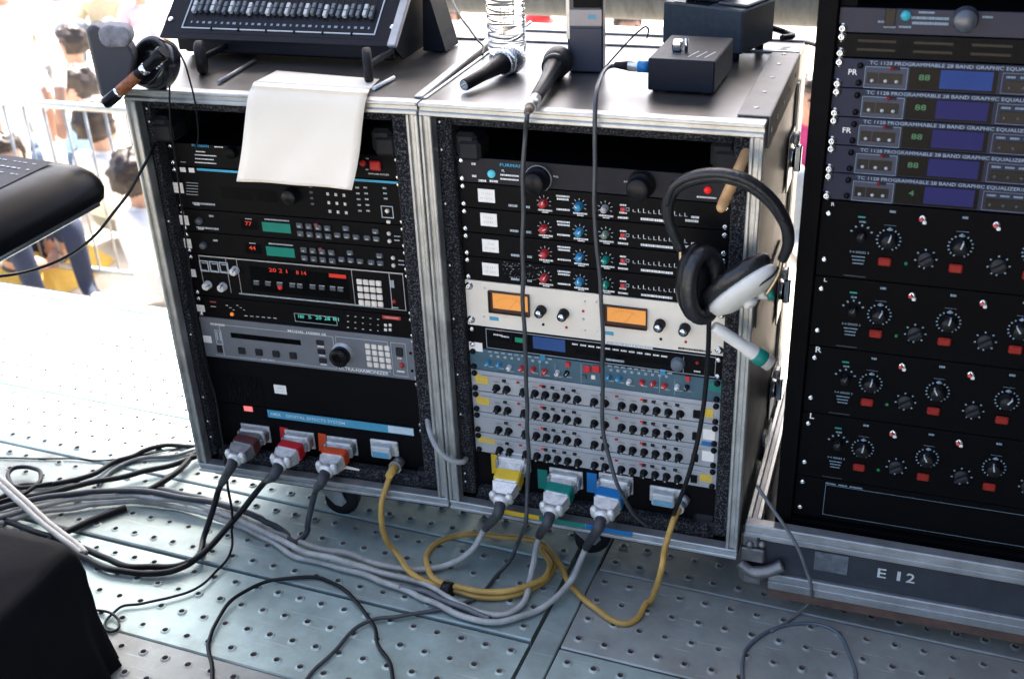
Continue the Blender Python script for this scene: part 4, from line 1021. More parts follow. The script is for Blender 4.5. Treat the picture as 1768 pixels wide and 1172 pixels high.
# ochre cable: left rack to middle rack, with a coil on the deck
A = P1(690, 796, .055); B = P1(676, 815, .010)
pts = [B, P1(668, 838, -.005), P1(660, 872, -.03), F(663, 920, .07), F(680, 955, .02), F(705, 983, .022), F(745, 1005, .012), F(800, 1025, .008), F(860, 1031, .008), F(915, 1018, .008), F(950, 990, .008), F(957, 962, .009),
       F(938, 942, .010), F(895, 930, .009), F(845, 923, .008), F(795, 924, .008), F(757, 937, .008), F(736, 963, .008), F(745, 990, .020), F(775, 1010, .020), F(830, 1020, .020), F(890, 1018, .021), F(935, 999, .021), F(946, 972, .021),
       F(936, 947, .022), F(950, 950, .018), F(968, 980, .008), F(990, 1015, .008), F(1025, 1050, .008), F(1062, 1072, .008), F(1098, 1066, .008), F(1125, 1036, .012), P(1141, 985, -.10), P(1150, 940, -.06), P(1163, 900, -.03), P(1172, 880, .0), P(1176, 868, .03)]
c, o = cable('power_cable', 'ochre cable coiled on the deck between the two racks', pts, .0060, yellc, k=8)
b = MB(); b.cyl(A-o, (A+B)/2-o, .0125, .0125, 16); b.cyl((A*.4+B*.6)-o, (A*.55+B*.45)-o, .0140, .0140, 16); b.build('ring_nut', alu_dull, c)
MB().cyl((A+B)/2-o, B+(B-A)*.35-o, .0105, .0075, 14).build('boot', mat('ochre_boot', (0.55, 0.34, 0.07), 0.5, var=.2), c)
e = pts[-1]; b = MB(); b.cyl(e-o, e+Vector((.004, .012, .006))-o, .0125, .0125, 14); b.cyl(pts[-2]-o, e-o, .0095, .0105, 12); b.build('end_plug', alu_dull, c)
q0, q1 = F(768, 1012, .014), F(781, 1019, .014); MB().cyl(q0-o, q1-o, .0155, .0155, 12).build('tape_wrap', blackc, c)

# thin cables
def thin(label, pts, r=.0034, m=None, group=None): return cable('signal_cable', label, pts, r, m or blackc, group, n=7)
thin('black wire from the left rack ending in a small loop by the black cloth', [P1(388, 790, -.03), P1(394, 840, -.05), F(402, 895, .05), F(399, 938, .012), F(385, 975, .004), F(350, 1008, .004), F(300, 1032, .004), F(250, 1043, .004), F(215, 1046, .004), F(197, 1056, .004), F(183, 1068, .005), F(180, 1082, .006), F(192, 1090, .006), F(206, 1083, .006), F(207, 1068, .006), F(196, 1058, .008), F(180, 1054, .006), F(150, 1052, .004)], .0028)
thin('black cable arching in a wide loop at the bottom of the deck', [F(385, 1260, .005), F(368, 1190, .005), F(361, 1130, .005), F(372, 1075, .005), F(410, 1030, .005), F(460, 1004, .005), F(515, 996, .005), F(565, 1003, .005), F(607, 1028, .005), F(638, 1070, .005), F(662, 1125, .005), F(682, 1180, .005), F(700, 1260, .005)], .0040)
thin('grey loop of cable on the deck in front of the E12 case base', [F(1300, 1300, .004), F(1281, 1200, .004), F(1281, 1150, .004), F(1298, 1110, .004), F(1345, 1084, .004), F(1395, 1076, .004), F(1440, 1092, .004), F(1468, 1130, .004), F(1478, 1180, .004), F(1480, 1290, .004)], .0036, mat('slate_thin_cable', (0.09, 0.11, 0.13), 0.4, var=.3))
thin('grey wire slanting across the front of the E12 case base', [P(1306, 838, .01), P(1325, 864, -.01), P(1350, 900, -.03), P(1375, 940, -.035), P(1392, 985, -.035), P(1402, 1012, -.03), F(1398, 1038, .03), F(1370, 1062, .006), F(1330, 1090, .004)], .0032, greyc)
thin('black lead hanging in the air from the left rack to the keyboard', [P1(268, 248, .02), P1(250, 285, -.03), P1(215, 343, -.06), P1(165, 405, -.10), P1(120, 440, -.14), P1(60, 465, -.2), P1(0, 477, -.27), P1(-80, 480, -.34)], .0030)
thin('grey jumper cable between the two racks at knee height', [P1(738, 722, .03), P1(742, 745, .0), P1(752, 770, -.018), P1(768, 789, -.022), P(785, 797, -.015), P(800, 797, .0), P(806, 790, .03)], .0056, mat('pale_grey_cable', (0.34, 0.345, 0.33), .5, var=.2))
thin('thin wire dropping down the left side of the left rack front', [P1(293, 148, -.03), P1(295, 180, -.012), P1(300, 260, .02), P1(312, 340, .03), P1(330, 480, .035), P1(348, 600, .03), P1(372, 690, .02), P1(384, 750, .0), P1(388, 800, -.015)], .0018)
thin('thin wire hanging from the black reel over the top edge of the left rack', [P1(275, 68, -.02), P1(300, 82, -.02), P1(318, 110, -.03), P1(330, 150, -.02), P1(338, 190, .0), P1(343, 230, .03), P1(338, 258, .045)], .0017)
thin('black wire curving over the back of the tops to the gap between racks', [at(770, -30, Y=.62), at(785, 12, Y=.5), P(805, 45, .42), P(825, 70, .36), P(834, 82, .33), P(833, 95, .30)], .0022)
# dark tangle at far left
left = [([(345, 771), (281, 770), (246, 778), (225, 789), (197, 799), (158, 819), (116, 832), (70, 839), (32, 840), (0, 857), (-80, 885)], .0065, 'black cable, rearmost of the tangle left of the racks', blackc),
        ([(345, 786), (306, 799), (246, 813), (190, 827), (141, 836), (88, 848), (35, 858), (0, 869), (-80, 895)], .0068, 'thick black cable running just below the rearmost one at left', blackc),
        ([(90, 834), (32, 841), (11, 824), (20, 810), (48, 805), (68, 812), (71, 826), (58, 840), (20, 862), (-60, 880)], .0052, 'black cable curled in a small loop at the left edge', blackc),
        ([(340, 775), (302, 785), (246, 791), (205, 806), (176, 826), (170, 840), (172, 852)], .0052, 'slate cable ending in a hook shaped bend left of the racks', greyc),
        ([(340, 780), (330, 790), (309, 813), (281, 834), (250, 849)], .0075, 'thick black cable slanting down from the corner of the left rack', blackc),
        ([(340, 768), (190, 793), (105, 792), (0, 790), (-80, 790)], .0022, 'thin black wire lying straight across the sunlit edge of the deck', blackc)]
for i, (pp, r, lab, m) in enumerate(left): thin(lab, [F(x, y, r+.001+.009*(i % 3)*(i < 5)) for x, y in pp], r, m, 'cables lying left of the racks')
thin('short thick black cable under the pale bundle by the black cloth', [F(218, 876, .008), F(190, 885, .008), F(150, 902, .008), F(116, 918, .008), F(60, 945, .008)], .0075)
for dx, lab in ((0, 'cream cable, upper of the pair coming in from the left edge'), (-9, 'cream cable, lower of the pair coming in from the left edge')):
    thin(lab, [F(-60+dx, 770, .10), F(0+dx, 826-dx*.4, .07), F(39+dx, 860-dx*.4, .05), F(70+dx, 889-dx*.4, .034), F(112+dx, 921-dx*.4, .02), F(150+dx, 955, .01)], .0066, cream, 'cream cables at the left edge')
for pts_, lab in (([(190, 846), (240, 841), (300, 848), (360, 862), (410, 876), (450, 893)], 'grey cable along the top of the pale bundle'), ([(690, 1012), (740, 1024), (800, 1052), (845, 1068)], 'short grey cable in the bundle in front of the coil')):
    thin(lab, [F(x, y, .012) for x, y in pts_], .006, greyc)
q = F(302, 872, .02); MB_t = MB(); MB_t.cyl(F(298, 861, .02), F(300, 882, .014), .012, .012, 10)

# ================================================================== things on the rack tops
T = ZT+.0005
# --- sheet of paper draped over the front of the left rack
paper = mat('white_paper', (0.88, 0.80, 0.67), 0.75, var=0.04, scale=5, bump=0.05, bscale=10)
ctrl = [((470, 128), (650, 140), .969), ((440, 140), (636, 156), .969)]
nx, rows_ = 14, []
def row(l_, r_): rows_.append([Vector(l_).lerp(Vector(r_), i/nx) for i in range(nx+1)])
top = T+.001
row(at(478, 122, z=top), at(655, 137, z=top)); row(at(455, 134, z=top), at(646, 146, z=top+.001)); row(at(443, 140, z=top+.001), at(641, 152, z=top+.001)); row(at(438, 142.5, z=top+.0005), at(638, 155, z=top+.0005))
row(P1(436, 147, -.0075), P1(636, 160, -.0075)); row(P1(433, 153, -.009), P1(634, 166, -.009)); row(P1(428, 168, -.014), P1(630, 182, -.014)); row(P1(423, 205, -.014), P1(625, 220, -.016)); row(P1(419, 240, -.013), P1(621, 258, -.018)); row(P1(415, 275, -.014), P1(615, 296, -.021)); row(P1(409, 313, -.018), P1(608, 328, -.025))
fine = []
for i in range(nx+1):
    fine.append(spl([r[i] for r in rows_], 4))
vs = []; b = MB(); nr = len(fine[0])
for j in range(nr):
    for i in range(nx+1):
        p = fine[i][j].copy(); t = max(0, (j-18)/nr); p.y += .006*math.sin(i/nx*math.pi*1.0)*t-.003*math.sin(i*.9+j*.35)*t
        vs.append(p)
o = vs[0].copy(); n_ = Vector((0, .0004, .0002))
fs = [(j*(nx+1)+i, (j+1)*(nx+1)+i, (j+1)*(nx+1)+i+1, j*(nx+1)+i+1) for j in range(nr-1) for i in range(nx)]
b.add([p-o for p in vs], fs, 0, True)
pp = b.build('paper_sheet', paper, None, o); tag(pp, 'white sheet of paper draped over the top edge of the left rack', 'paper')
md = pp.modifiers.new('thick', 'SOLIDIFY'); md.thickness = .0004

# --- slanted fader panel on the left rack
fz = Vector((-.376, .185, 1.018)); tilt = math.radians(50)
fp = thing('fader_controller', 'black rack controller with rows of sliders slanted on the left rack top', 'controller', fz, .02)
FW, FH = .5, .30
MT = Matrix.Rotation(-tilt, 4, 'X')            # panel local: x right, z up the slope, -y out of the face
def FB(): return MB()
fpm = mat('controller_black', (0.007, 0.0085, 0.013), 0.5, spec=.15, var=.2)
FB().box(-FW/2, FW/2, 0, .003, -.008, FH, .001, 0, MT).build('face_panel', fpm, fp)
b = FB(); b.box(-.205, .205, -.0016, -.0001, .0155, .0180, 0, 0, MT)
b.box(-.2075, -.205, -.0016, -.0001, .0155, .20, 0, 0, MT); b.box(.205, .2075, -.0016, -.0001, .0155, .20, 0, 0, MT); b.build('border_strip', greyp, fp)
for x in (-.14, -.08, -.02, .04, .10, .16): FB().box(x-.002, x+.002, -.003, -.0001, .013, .0205, .0005, 0, MT).build('clip', black, fp)
slm = mat('slider_cap_grey', (0.10, 0.12, 0.14), .45, var=.2); slw = mat('slider_cap_white', (0.48, 0.52, 0.52), .45, var=.15)
cap_me = {}
for i in range(29):
    x = -.190+.0136*i; wcap = i % 3 == 0
    m = slw if wcap else slm
    key = 'cap_w' if wcap else 'cap_g'
    me = shared(key, lambda: MB().box(-.0038, .0038, -.010, -.001, -.013, .013, .0012, 0, MT).box(-.0039, .0039, -.0104, -.0095, -.0007, .0007, 0, 1, MT).mesh('slider_cap', [m, black]))
    ofs = MT @ Vector((x, 0, .064+random.uniform(-.002, .002))); O('slider_cap', me, fp, ofs)
    sl = shared('slot', lambda: MB().box(-.0008, .0008, -.0006, -.0001, 0, .10, 0, 0, MT).mesh('slider_slot', black_gloss)); O('slider_slot', sl, fp, MT @ Vector((x, 0, .045)))
    dm = shared('freq' + str(i % 4), lambda: MB().box(-.0016-.0006*(i % 4), .0016+.0006*(i % 4), -.0006, -.0001, -.0024, .0024, 0, 0, MT).mesh('printed_mark', shadep)); O('printed_mark', dm, fp, MT @ Vector((x, 0, .031)))
b = FB()
for r_ in range(2): b.box(-.195, .20, -.0006, -.0001, .098+.004*r_, .0992+.004*r_, 0, 0, MT)
b.build('border_strip', shadep, fp)
for sx in (-1, 1): FB().lathe([(.006, 0), (.005, .003), (1e-7, .0035)], 12, MT @ Matrix.Translation((sx*(FW/2-.012), 0, .035)) @ RX).build('screw', steel, fp)
# body, stand sides, feet
bd = FB(); bd.prism([(-.215, -.03), (.232, -.03), (.232, .004), (-.215, .004)], .004, .02); bd.build('front_lip', fpm, fp)
for x in (-.225, .237): 
    s_ = FB(); s_.add([(x, .005, .0), (x, .06, -.046), (x, .30, -.046), (x, .25, .20), (x+.003, .005, .0), (x+.003, .06, -.046), (x+.003, .30, -.046), (x+.003, .25, .20)],
          [(0, 1, 2, 3), (7, 6, 5, 4), (0, 4, 5, 1), (1, 5, 6, 2), (2, 6, 7, 3), (3, 7, 4, 0)]); s_.build('stand_side', fpm, fp)
b = FB(); b.box(.238, .256, -.004, .006, -.008, FH, .002, 0, MT); b.build('side_trim', alu_dull, fp)
b = FB(); b.box(-.216, .234, .024, .24, -.040, -.004, .003); b.build('body', fpm, fp)
for x in (-.083, .245):
    p0 = at(350 if x < 0 else 632, 118, Y=.10)-fz
    f_ = FB(); f_.lathe([(.004, -.008), (.028, -.008), (.031, -.005), (.031, .005), (.028, .008), (.004, .008)], 20, Matrix.Translation((p0.x, -.085+.0, T+.030-fz.z)) @ Matrix.Rotation(.42, 4, 'Z') @ Matrix.Rotation(math.pi/2, 4, 'Y')); f_.build('rubber_foot', rubber, fp)
    b = FB(); b.box(p0.x-.004, p0.x+.004, -.085, .03, T+.022-fz.z, T+.034-fz.z, .002); b.build('foot_bracket', fpm, fp)
# wedge behind at right
b = FB(); b.prism([(.252, -.046), (.30, -.046), (.262, .10)], .13, .20); b.build('rear_wedge', fpm, fp)
# rods
for (a, c_), lab in ((((377, 142), (440, 105)), 'thin grey metal rod lying left of the paper on the left rack'), (((645, 153), (680, 134)), 'short white stick lying right of the paper on the left rack')):
    p0, p1 = at(*a, z=T+.004), at(*c_, z=T+.004); MBx = MB().cyl(p0-p0, p1-p0, .0035, .0035, 8); r_ = MBx.build('rod', alu_dull if 'grey' in lab else white, None, p0); tag(r_, lab, 'rod')

# --- black pouch, reel and torch at the left rack's front-left corner
pch = thing('pouch', 'black wedge shaped pouch hanging off the left corner of the left rack', 'pouch', at(190, 120, z=1.02))
O0 = pch.location.copy()
def loft(name, front, back, m, parent, o, ch=.0):
    n = len(front); b = MB(); b.add([Vector(p)-o for p in front]+[Vector(p)-o for p in back], [tuple(range(n)), tuple(range(2*n-1, n-1, -1))]+[(i, i+n, (i+1) % n+n, (i+1) % n) for i in range(n)]); ob = b.build(name, m, parent)
    bv = ob.modifiers.new('bev', 'BEVEL'); bv.width = ch; bv.segments = 3
    return ob
poly = [(146, 52), (160, 42), (222, 78), (232, 100), (226, 140), (205, 172), (188, 184), (172, 165)]
loft('body', [at(x, y, Y=-.075) for x, y in poly][::-1], [at(x+8, y-10, Y=-.01) for x, y in poly][::-1], mat('navy_nylon', (0.022, 0.025, 0.035), .6, var=.2, bump=.1), pch, O0, .008)
poly = [(168, 52), (186, 44), (220, 48), (228, 66), (222, 82), (184, 84), (172, 74)]
loft('folded_cloth', [at(x, y, Y=-.083) for x, y in poly][::-1], [at(x+6, y-8, Y=-.02) for x, y in poly][::-1], mat('grey_cloth', (0.20, 0.20, 0.22), .8, var=.5, scale=60, bump=.3, bscale=80), pch, O0, .008)
rl = thing('tape_reel', 'round black reel standing at the corner of the left rack top', 'reel', at(268, 148, z=T))
cc = at(268, 110, Y=-.005)-rl.location
M = Matrix.Translation(cc) @ Matrix.Rotation(math.radians(60), 4, 'X') @ Matrix.Rotation(math.radians(-12), 4, 'Y')
MB().lathe([(.012, -.018), (.043, -.020), (.047, -.016), (.047, .016), (.043, .020), (.030, .021), (.028, .014), (.014, .014), (.012, .018)], 32, M).build('disc', mat('gloss_black_reel', (0.008, 0.009, 0.011), .18, var=.2), rl)
p0, p1 = at(182, 180, Y=-.105), at(283, 90, Y=-.07)
to = thing('torch', 'black torch with orange lettered band leaning on the reel', 'torch', p0)
d = (p1-p0); L = d.length; M = d.to_track_quat('Z', 'Y').to_matrix().to_4x4()
MB().lathe([(.010, 0), (.011, .004), (.011, L*.2), (.0095, L*.24), (.0095, L*.80), (.011, L*.86), (.013, L*.96), (.012, L)], 20, M).build('barrel', black_gloss, to)
MB().lathe([(.0098, L*.25), (.0102, L*.255), (.0102, L*.55), (.0098, L*.555)], 20, M).build('orange_band', mat('orange_lettering', (0.42, 0.12, 0.02), .5, var=.75, scale=150, c2=(.05, .016, .008)), to)
for k in (.18, .64): MB().lathe([(.0098, L*k), (.0104, L*k+.002), (.0104, L*k+.008), (.0098, L*k+.010)], 18, M).build('ring', chrome, to)
for k in (.80, .84, .88): MB().lathe([(.003, .0), (.002, .003), (1e-7, .003)], 8, M @ Matrix.Translation((0, -.0110, L*k)) @ RX).build('dot', steel, to)

# --- water bottle
bo = thing('water_bottle', 'clear ribbed plastic water bottle on the middle rack', 'bottle', at(876, 92, z=T))
prof = [(.030, 0), (.036, .004)]
for i in range(11): z = .012+i*.018; prof += [(.037, z), (.037, z+.010), (.0345, z+.014)]
prof += [(.036, .215), (.030, .245), (.016, .268), (.0135, .275), (.0135, .295)]
pet = bpy.data.materials.new('clear_plastic'); pet.use_nodes = True; MATS['clear_plastic'] = pet
pb = pet.node_tree.nodes['Principled BSDF']; pb.inputs['Base Color'].default_value = (.95, .97, .98, 1); pb.inputs['Roughness'].default_value = .06; pb.inputs['Transmission Weight'].default_value = 1; pb.inputs['IOR'].default_value = 1.33
MB().lathe(prof, 28, None).build('body', pet, bo)
MB().lathe([(.0145, .290), (.0150, .292), (.0150, .308), (.014, .310), (1e-7, .310)], 20).build('cap', mat('bottle_cap', (.6, .65, .7), .4), bo)

# --- microphones
def mic(label, pa, pb_, grille, grey, cabled):
    A, B = pa, pb_; d = B-A; L = d.length; M = d.to_track_quat('Z', 'Y').to_matrix().to_4x4()
    t = thing('microphone', label, 'microphone', A, 0, 'handheld microphones on the middle rack')
    MB().lathe([(.0095, 0), (.0105, .003), (.0115, L*.35), (.0150, L*.62), (.0185, L*.70), (.020, L*.72)], 20, M).build('handle', grey, t)
    MB().lathe([(.0205, L*.71), (.0235, L*.73), (.0235, L*.77), (.0225, L*.78)], 22, M).build('collar', grille if not cabled else grey, t)
    MB().lathe([(.0215, L*.775), (.0255, L*.83), (.0268, L*.88), (.0258, L*.93), (.021, L*.98), (.011, L*1.01), (1e-7, L*1.015)], 24, M).build('grille', grille, t)
    if not cabled:
        MB().lathe([(.0088, -.001), (.0088, .0005), (.006, .0005), (.006, .004)], 16, M).build('connector_ring', steel, t)
        for k in range(3): a = k*2.09; MB().lathe([(.0012, -.0035), (.0012, .001)], 6, M @ Matrix.Translation((math.cos(a)*.0035, math.sin(a)*.0035, 0))).build('pin', steel, t)
    return t, d.normalized()
mesh_g = bpy.data.materials.new('steel_mesh'); mesh_g.use_nodes = True; n, l = mesh_g.node_tree.nodes, mesh_g.node_tree.links
pbm = n['Principled BSDF']; pbm.inputs['Metallic'].default_value = 1; pbm.inputs['Roughness'].default_value = .3
tc_ = n.new('ShaderNodeTexCoord'); ck = n.new('ShaderNodeTexVoronoi'); ck.inputs['Scale'].default_value = 420; l.new(tc_.outputs['Object'], ck.inputs['Vector'])
rp = n.new('ShaderNodeValToRGB'); rp.color_ramp.elements[0].color = (.04, .045, .05, 1); rp.color_ramp.elements[0].position = .2; rp.color_ramp.elements[1].color = (.65, .67, .68, 1); rp.color_ramp.elements[1].position = .55
l.new(ck.outputs['Distance'], rp.inputs[0]); l.new(rp.outputs[0], pbm.inputs['Base Color'])
bp = n.new('ShaderNodeBump'); bp.inputs['Strength'].default_value = .6; bp.inputs['Distance'].default_value = .001; l.new(ck.outputs['Distance'], bp.inputs['Height']); l.new(bp.outputs[0], pbm.inputs['Normal'])
mic('black microphone with silver mesh grille lying unplugged on the middle rack', at(801, 148, z=T+.012), at(893, 96, z=T+.027), mesh_g, blackpl, False)
mt, dv = mic('all black microphone plugged into a hanging black cable', at(925, 170, z=T+.014), at(968, 99, z=T+.028), mat('black_mesh', (.015, .015, .017), .5, bump=.5, bscale=500), blackpl, True)
a0 = mt.location.copy()
pts = [a0-dv*.002, a0-dv*.055, a0-dv*.075+Vector((0, 0, -.006)), P(908, 225, -.016), P(904, 290, -.017), P(903, 380, -.018), P(903, 500, -.02), P(907, 620, -.022), P(911, 720, -.022), P(912, 800, -.025), P(910, 850, -.03), P(907, 900, -.05), F(895, 935, .05), F(868, 985, .012), F(825, 1028, .005), F(776, 1050, .005), F(700, 1060, .005), F(646, 1070, .005), F(603, 1095, .005), F(565, 1135, .005), F(528, 1175, .005), F(470, 1260, .005)]
c, o = cable('microphone_cable', 'black microphone cable hanging down the front of the middle rack', pts, .0040, mat('slate_cable_mic', (0.045, 0.05, 0.056), .4, var=.25), n=8)
b = MB(); q0, q1 = a0-o, a0-dv*.045-o; b.cyl(q0, q1, .0098, .0102, 16); b.build('plug_body', mat('satin_nickel', (.66, .65, .62), .3, .8, var=.2), c); MB().cyl(q1, a0-dv*.068-o, .0085, .0050, 12).build('strain_relief', mat('brown_boot', (.12, .09, .06), .5), c)

# --- hand radio
ra = thing('hand_radio', 'navy black hand radio standing upright on the middle rack', 'radio', at(1013, 122, z=T), .12)
nav = mat('navy_plastic', (.022, .028, .045), .4, var=.15)
MB().box(-.032, .032, -.016, .020, 0, .165, .004).build('body', nav, ra); MB().box(-.026, .0315, -.019, -.0155, .002, .080, .002).build('battery', mat('navy_battery', (.018, .025, .05), .45), ra)
MB().box(-.027, .031, -.0185, -.0155, .083, .112, .001).build('grey_plate', mat('grey_plate', (.22, .22, .24), .4, .4), ra); MB().box(-.020, .028, -.0182, -.0155, .115, .16, .001).build('grille', black, ra); MB().box(.006, .020, -.0192, -.0184, .096, .103).build('badge', lblue, ra)
MB().box(-.0335, -.027, -.0165, -.0155, .06, .165, .0003).build('edge_trim', alu, ra); MB().cyl((-.018, .004, .165), (-.018, .004, .30), .006, .0045, 10).build('aerial', blackpl, ra); MB().cyl((.014, .004, .165), (.014, .004, .182), .008, .008, 12).build('volume_knob', blackpl, ra)

# --- black box with plug, larger boxes behind
pA, pB, pC = at(1118, 160, z=T), at(1231, 169, z=T), at(1255, 116, z=T)
bx = thing('direct_box', 'black metal box with blue taped plug on the middle rack', 'box', (pA.x, pA.y, T), -.02)
bw, bdp, bh = .112, .165, .058
MB().box(0, bw, 0, bdp, .004, bh, .002).build('body', mat('crackle_black', (.006, .010, .019), .5, spec=.15, var=.25, scale=120, bump=.25, bscale=500), bx)
for x, y in ((.012, .012), (bw-.012, .012), (.012, bdp-.012), (bw-.012, bdp-.012)): MB().lathe([(.006, 0), (.006, .004)], 10, Matrix.Translation((x, y, 0))).build('foot', rubber, bx)
b = MB(); b.box(.028, .044, .05, .068, bh, bh+.018, .002); b.cyl((.052, .055, bh), (.052, .055, bh+.022), .003, .003, 8); b.build('switch', chrome, bx)
b = MB()
for i in range(3): b.add([(.062+.014*i, .02, bh+.0005), (.064+.014*i, .02, bh+.0005), (.074+.014*i, .06, bh+.0005), (.072+.014*i, .06, bh+.0005)], [(0, 1, 2, 3)])
b.build('scratches', greyp, bx)
jx = Vector((pA.x, pA.y+.035, T+.034))
pts = [jx+Vector((-.001, 0, 0)), jx+Vector((-.05, -.002, .001)), jx+Vector((-.075, -.004, -.002)), P(1040, 128, -.0+.10), P(1033, 150, .03), P(1029, 180, -.006), P(1027, 220, -.016), P(1026, 300, -.018), P(1028, 380, -.02), P(1034, 460, -.02), P(1040, 540, -.02), P(1041, 640, -.02), P(1040, 710, -.02), P(1046, 770, -.03), P(1064, 830, -.055), P(1085, 872, -.05), P(1100, 893, -.02), P(1118, 907, .01)]
c, o = cable('microphone_cable', 'black cable from the blue taped plug hanging past the second amber meter', pts, .0038, mat('slate_cable_mic', (0.045, 0.05, 0.056), .4), n=8)
b = MB(); b.cyl(jx-o, jx+Vector((-.042, 0, 0))-o, .0095, .0095, 16); b.build('plug_body', mat('satin_nickel', (.66, .65, .62), .3, .8), c); MB().cyl(jx+Vector((-.006, 0, 0))-o, jx+Vector((-.025, 0, 0))-o, .0101, .0101, 16).build('blue_band', tape_b, c); MB().cyl(jx+Vector((-.042, 0, 0))-o, jx+Vector((-.066, -.002, .001))-o, .0085, .005, 12).build('strain_relief', rubber, c)
thin('thin black wire sticking up in a hook left of the black box', [P(1044, 118, .20), P(1060, 100, .22), P(1085, 72, .24), P(1105, 52, .25), P(1114, 46, .25), P(1119, 52, .25), P(1117, 66, .25)], .0015)
g0 = at(1142, 100, z=T)
gb = thing('power_supply', 'slate grey vented power supply on feet behind the black box', 'power supply', (.330, .40, T), -.36)
slm2 = mat('slate_crackle', (.036, .048, .06), .5, spec=.2, var=.25, scale=100, bump=.25, bscale=450)
MB().box(0, .168, 0, .12, .016, .094, .003).build('body', slm2, gb)
for x in (.02, .148): MB().lathe([(.008, 0), (.008, .016)], 10, Matrix.Translation((x, .015, 0))).build('foot', rubber, gb); MB().lathe([(.008, 0), (.008, .016)], 10, Matrix.Translation((x, .105, 0))).build('foot', rubber, gb)
for i in range(16): MB().box(.022+i*.0046, .0245+i*.0046, .004, .05, .0942, .0955).build('vent_slat', black_gloss, gb)
MB().box(.105, .166, .02, .112, .0945, .100, .002).build('lid_plate', mat('dark_lid', (.035, .04, .05), .4), gb)
g2 = thing('power_adapter', 'small slate box stacked on the slate grey power supply', 'adapter', (.368, .415, T+.0956), -.30); MB().box(0, .070, 0, .07, 0, .07, .003).build('body', slm2, g2); MB().lathe([(.004, 0), (.003, .002)], 8, Matrix.Translation((.05, 0, .030)) @ RX).build('screw', steel, g2); MB().box(.071, .080, .008, .06, 0, .065, .002).build('heat_sink', black, g2)
thin('black cable draped from the power supply over the right rear of the middle rack', [at(1312, 58, Y=.45), at(1322, 50, Y=.48), at(1335, 49, Y=.50), at(1352, 55, Y=.52), at(1368, 62, Y=.50), at(1350, 66, Y=.47)], .006)
thin('short black cable spanning the gap to the right rack', [at(1392, 74, Y=.42), at(1402, 76, Y=.40), at(1415, 80, Y=.37), at(1430, 79, Y=.33)], .004)

# --- drumstick and headphones
wood = mat('pale_hickory', (.62, .36, .16), .5, var=.25, scale=18, stretch=(1, 1, .2))
a, e = P(1303, 232, .060), P(1243, 364, -.075)
ds = thing('drumstick', 'wooden drumstick jutting from the top corner of the middle rack', 'drumstick', a)
d = e-a; L = d.length; MB().lathe([(.0085, 0), (.0088, L*.3), (.0088, L*.90), (.0080, L*.97), (.0045, L), (1e-7, L+.001)], 16, d.to_track_quat('Z', 'Y').to_matrix().to_4x4()).build('shaft', wood, ds)
hp0 = P(1270, 300, -.06)
hp = thing('headphones', 'black padded headphones with white ear cups hung on the drumstick', 'headphones', hp0)
leather = mat('black_leather', (.012, .012, .014), .36, var=.3, scale=50, bump=.8, bscale=110)
shell = mat('white_cup_shell', (.66, .65, .60), .4, var=.12, scale=20)
band = [P(1176, 430, -.050), P(1160, 395, -.058), P(1153, 358, -.064), P(1165, 325, -.070), P(1200, 307, -.074), P(1245, 303, -.076), P(1290, 315, -.074), P(1330, 345, -.068), P(1356, 385, -.060), P(1361, 420, -.052), P(1351, 448, -.044)]
bs = spl([p-hp0 for p in band], 6)
MB().tube(bs, [.009+.0035*math.sin(math.pi*i/(len(bs)-1)) for i in range(len(bs))], 12, flat=.9).build('headband', leather, hp)
b2 = spl([p-hp0+Vector((0, -.011, .007)) for p in band[2:9]], 6); MB().tube(b2, [.004+.0035*math.sin(math.pi*i/(len(b2)-1)) for i in range(len(b2))], 10).build('band_piping', leather, hp)
b3 = spl([p-hp0+Vector((0, .012, -.006)) for p in band[2:10]], 6); MB().tube(b3, .0055, 10).build('band_lining', leather, hp)
def earcup(ctr, nrm, rot, sx, sz, shm):
    z = Vector(nrm).normalized(); x = Vector((1, 0, 0)) if abs(z.x) < .8 else Vector((0, 1, 0)); upz = Vector(rot); x = upz.cross(z).normalized(); y = z.cross(x)
    M = Matrix((x, y, z)).transposed().to_4x4(); M.translation = ctr-hp0
    S = M @ Matrix.Diagonal((sx, sz, 1, 1))
    e_ = O('ear_cup', None, hp, (0, 0, 0))
    MB().lathe([(.0405, -.002), (.043, -.010), (.038, -.022), (.024, -.030), (1e-7, -.032)], 28, S).build('shell', shm, e_)
    ring = [S @ Vector((math.cos(2*math.pi*k/32)*.034, math.sin(2*math.pi*k/32)*.034, .010)) for k in range(32)]
    MB().tube(ring, .0140, 10, True).build('ear_pad', leather, e_)
    MB().lathe([(.026, .002), (.026, .004), (1e-7, .005)], 20, S).build('driver_cloth', rubber, e_)
    MB().lathe([(.012, -.031), (.012, -.038), (.008, -.041), (1e-7, -.041)], 14, M).build('pivot', shell, e_)
earcup(P(1208, 490, -.050), (.74, -.66, .10), (.0, .05, 1), .86, 1.60, blackpl)
earcup(P(1276, 492, -.046), (-.62, .42, .66), (.62, -.05, .78), .95, 1.62, shell)
for pa, pb_ in (((1175, 425), (1186, 490)), ((1352, 440), (1322, 510))):
    MB().tube(spl([P(*pa, -.045)-hp0, P((pa[0]+pb_[0])/2+(-4 if pa[0] < 1200 else 6), (pa[1]+pb_[1])/2, -.05)-hp0, P(*pb_, -.055)-hp0], 5), .0032, 8).build('yoke', mat('brass_yoke', (.45, .38, .26), .35, .8, var=.2), hp)
w0, w1 = P(1232, 563, -.055)-hp0, P(1330, 628, -.03)-hp0
d = w1-w0; M = Matrix.Translation(w0) @ d.to_track_quat('Z', 'Y').to_matrix().to_4x4(); L = d.length
MB().lathe([(.0085, 0), (.0105, .01), (.0105, L*.55), (.0125, L*.6), (.0135, L)], 16, M).build('taped_plug', mat('white_tape_wrap', (.72, .70, .64), .55, var=.1, scale=40, bump=.3, bscale=90), hp)
